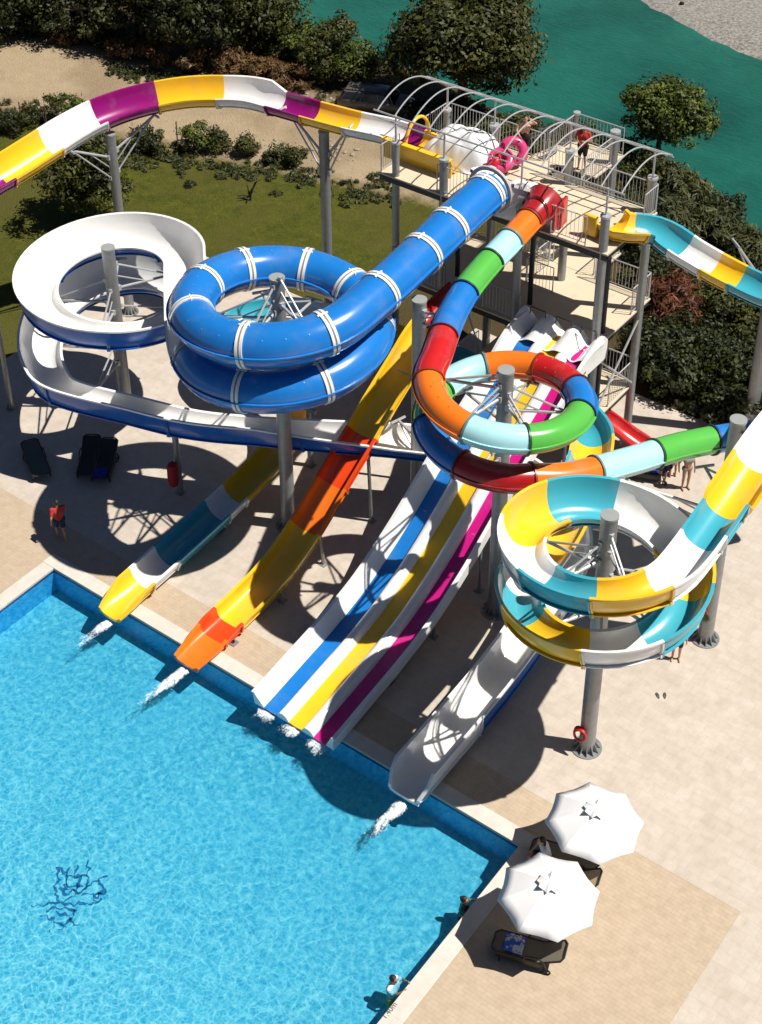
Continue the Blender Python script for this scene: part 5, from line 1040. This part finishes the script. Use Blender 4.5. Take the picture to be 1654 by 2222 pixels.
    if suit:
        c_ = MB(); capsule(c_, P['hpl'], P['hpr'], .113 * S, .113 * S); c_ = fuse(c_, 'swim_bottom', suit, o, .014 * S); c2 = MB()
        q = (P['shl'] - P['shr']) * .28; ch = P['chest'] + Vector((.03, 0, .0)) * S; capsule(c2, ch + q, ch - q, .115 * S, .115 * S); fuse(c2, 'swim_top', suit, o, .014 * S)
    return o
REDS = mat('red shirt', (.42, .03, .018), .85, 0, .12, 8); NAVY = mat('dark blue shorts', (.012, .016, .05), .85); BLK = mat('black cloth', (.012, .012, .014), .8); WHT = mat('white cloth', (.7, .68, .68), .85); YEL = mat('yellow cloth', (.6, .42, .1), .8); GREYC = mat('grey bikini', (.2, .2, .19), .7)
FC = R(36.51) + pi / 2       # +x of a figure turned by FC looks away from the camera
b = at(135, 1172); walk = dict(anl=(.16, .1, .085), knl=(.14, .1, .5), anr=(-.2, -.1, .12), knr=(-.02, -.1, .5), ell=(-.14, .27, 1.15), wrl=(-.06, .28, .9), elr=(.1, -.26, 1.15), wrr=(.26, -.22, .98))
person(b, FC + R(25), 'person in a red shirt and dark shorts walking over the shaded paving', walk, shirt=REDS, shorts=NAVY)
b = at(1486, 1060); person(b, FC + R(195), 'person in a grey bikini standing on the sunny paving beneath the green tube', dict(elr=(-.05, -.32, 1.16), wrr=(-.02, -.3, .9)), suit=GREYC, hair='short', female=True)
b = at(1437, 1046); person(b, FC + R(190), 'person in black mostly hidden behind the green tube, legs showing', {}, shirt=BLK, shorts=BLK)
b = at(1459, 1033); person(b, FC + R(10), 'slim bare legged person half hidden behind the green tube, legs only', {}, shorts=WHT, scale=.95, female=True)
b = at(1466, 1430); person(b, FC + R(170), 'person standing behind the lower turquoise coil with only the shins showing', {}, shorts=NAVY, skin=SKIN2)
b = at(1262, 367, TOPZ); person((b.x, b.y, TOPZ), FC + R(150), 'person in a red shirt and black shorts standing on the tower landing', dict(ell=(.05, .3, 1.2), wrl=(.2, .12, 1.2), elr=(.05, -.3, 1.2), wrr=(.24, -.08, 1.15), anl=(.03, .14, .085), anr=(0, -.12, .085), face=(.8, -.4, -.3)), shirt=REDS, shorts=BLK)
b = at(1137, 346, TOPZ); person((b.x, b.y, TOPZ), FC + R(175), 'bare chested person in black swim shorts standing behind the pink swim ring', dict(ell=(.05, .36, 1.45), wrl=(.16, .22, 1.62), elr=(.1, -.3, 1.2), wrr=(.3, -.2, 1.1)), shorts=BLK, skin=SKIN2)
sit = dict(pelvis=(0, 0, .47), waist=(.02, 0, .6), chest=(.08, 0, .82), neck=(.13, 0, .98), head=(.18, 0, 1.13), shl=(.1, .17, .92), shr=(.1, -.17, .92), ell=(.2, .24, .68), elr=(.2, -.24, .68), wrl=(.42, .12, .58), wrr=(.42, -.12, .58), hpl=(.0, .09, .45), hpr=(0, -.09, .45), knl=(.42, .14, .5), knr=(.42, -.14, .5), anl=(.46, .14, .085), anr=(.46, -.14, .085))
b = at(1196, 1838, .9); person((b.x - .1, b.y, 0), FC + R(100), 'person with black hair in a white top sitting under the farther parasol', sit, shirt=WHT, shorts=BLK, skin=SKIN2, female=True, hair='long')
swim = dict(ell=(.16, .25, 1.36), wrl=(.33, .16, 1.52), elr=(.16, -.25, 1.36), wrr=(.33, -.16, 1.52), knl=(-.05, .1, .52), anl=(-.18, .1, .15), knr=(0, -.1, .52), anr=(-.1, -.1, .12))
b = at(1016, 1958, 0); person((17.78, b.y, 0), R(20), 'swimmer with dark hair in a black swimsuit holding the pool edge by the nearest parasol', swim, suit=BLK, skin=SKIN, female=True, hair='bun', sink=1.64)
b = at(872, 2140, 0); person((17.66, b.y, 0), R(10), 'person in a white top leaning on the pool edge near the bottom of the picture', swim, shirt=WHT, shorts=YEL, skin=SKIN, hair='short', sink=1.58)

for o in SC.objects:
    if o.get('local') is not None: del o['local']
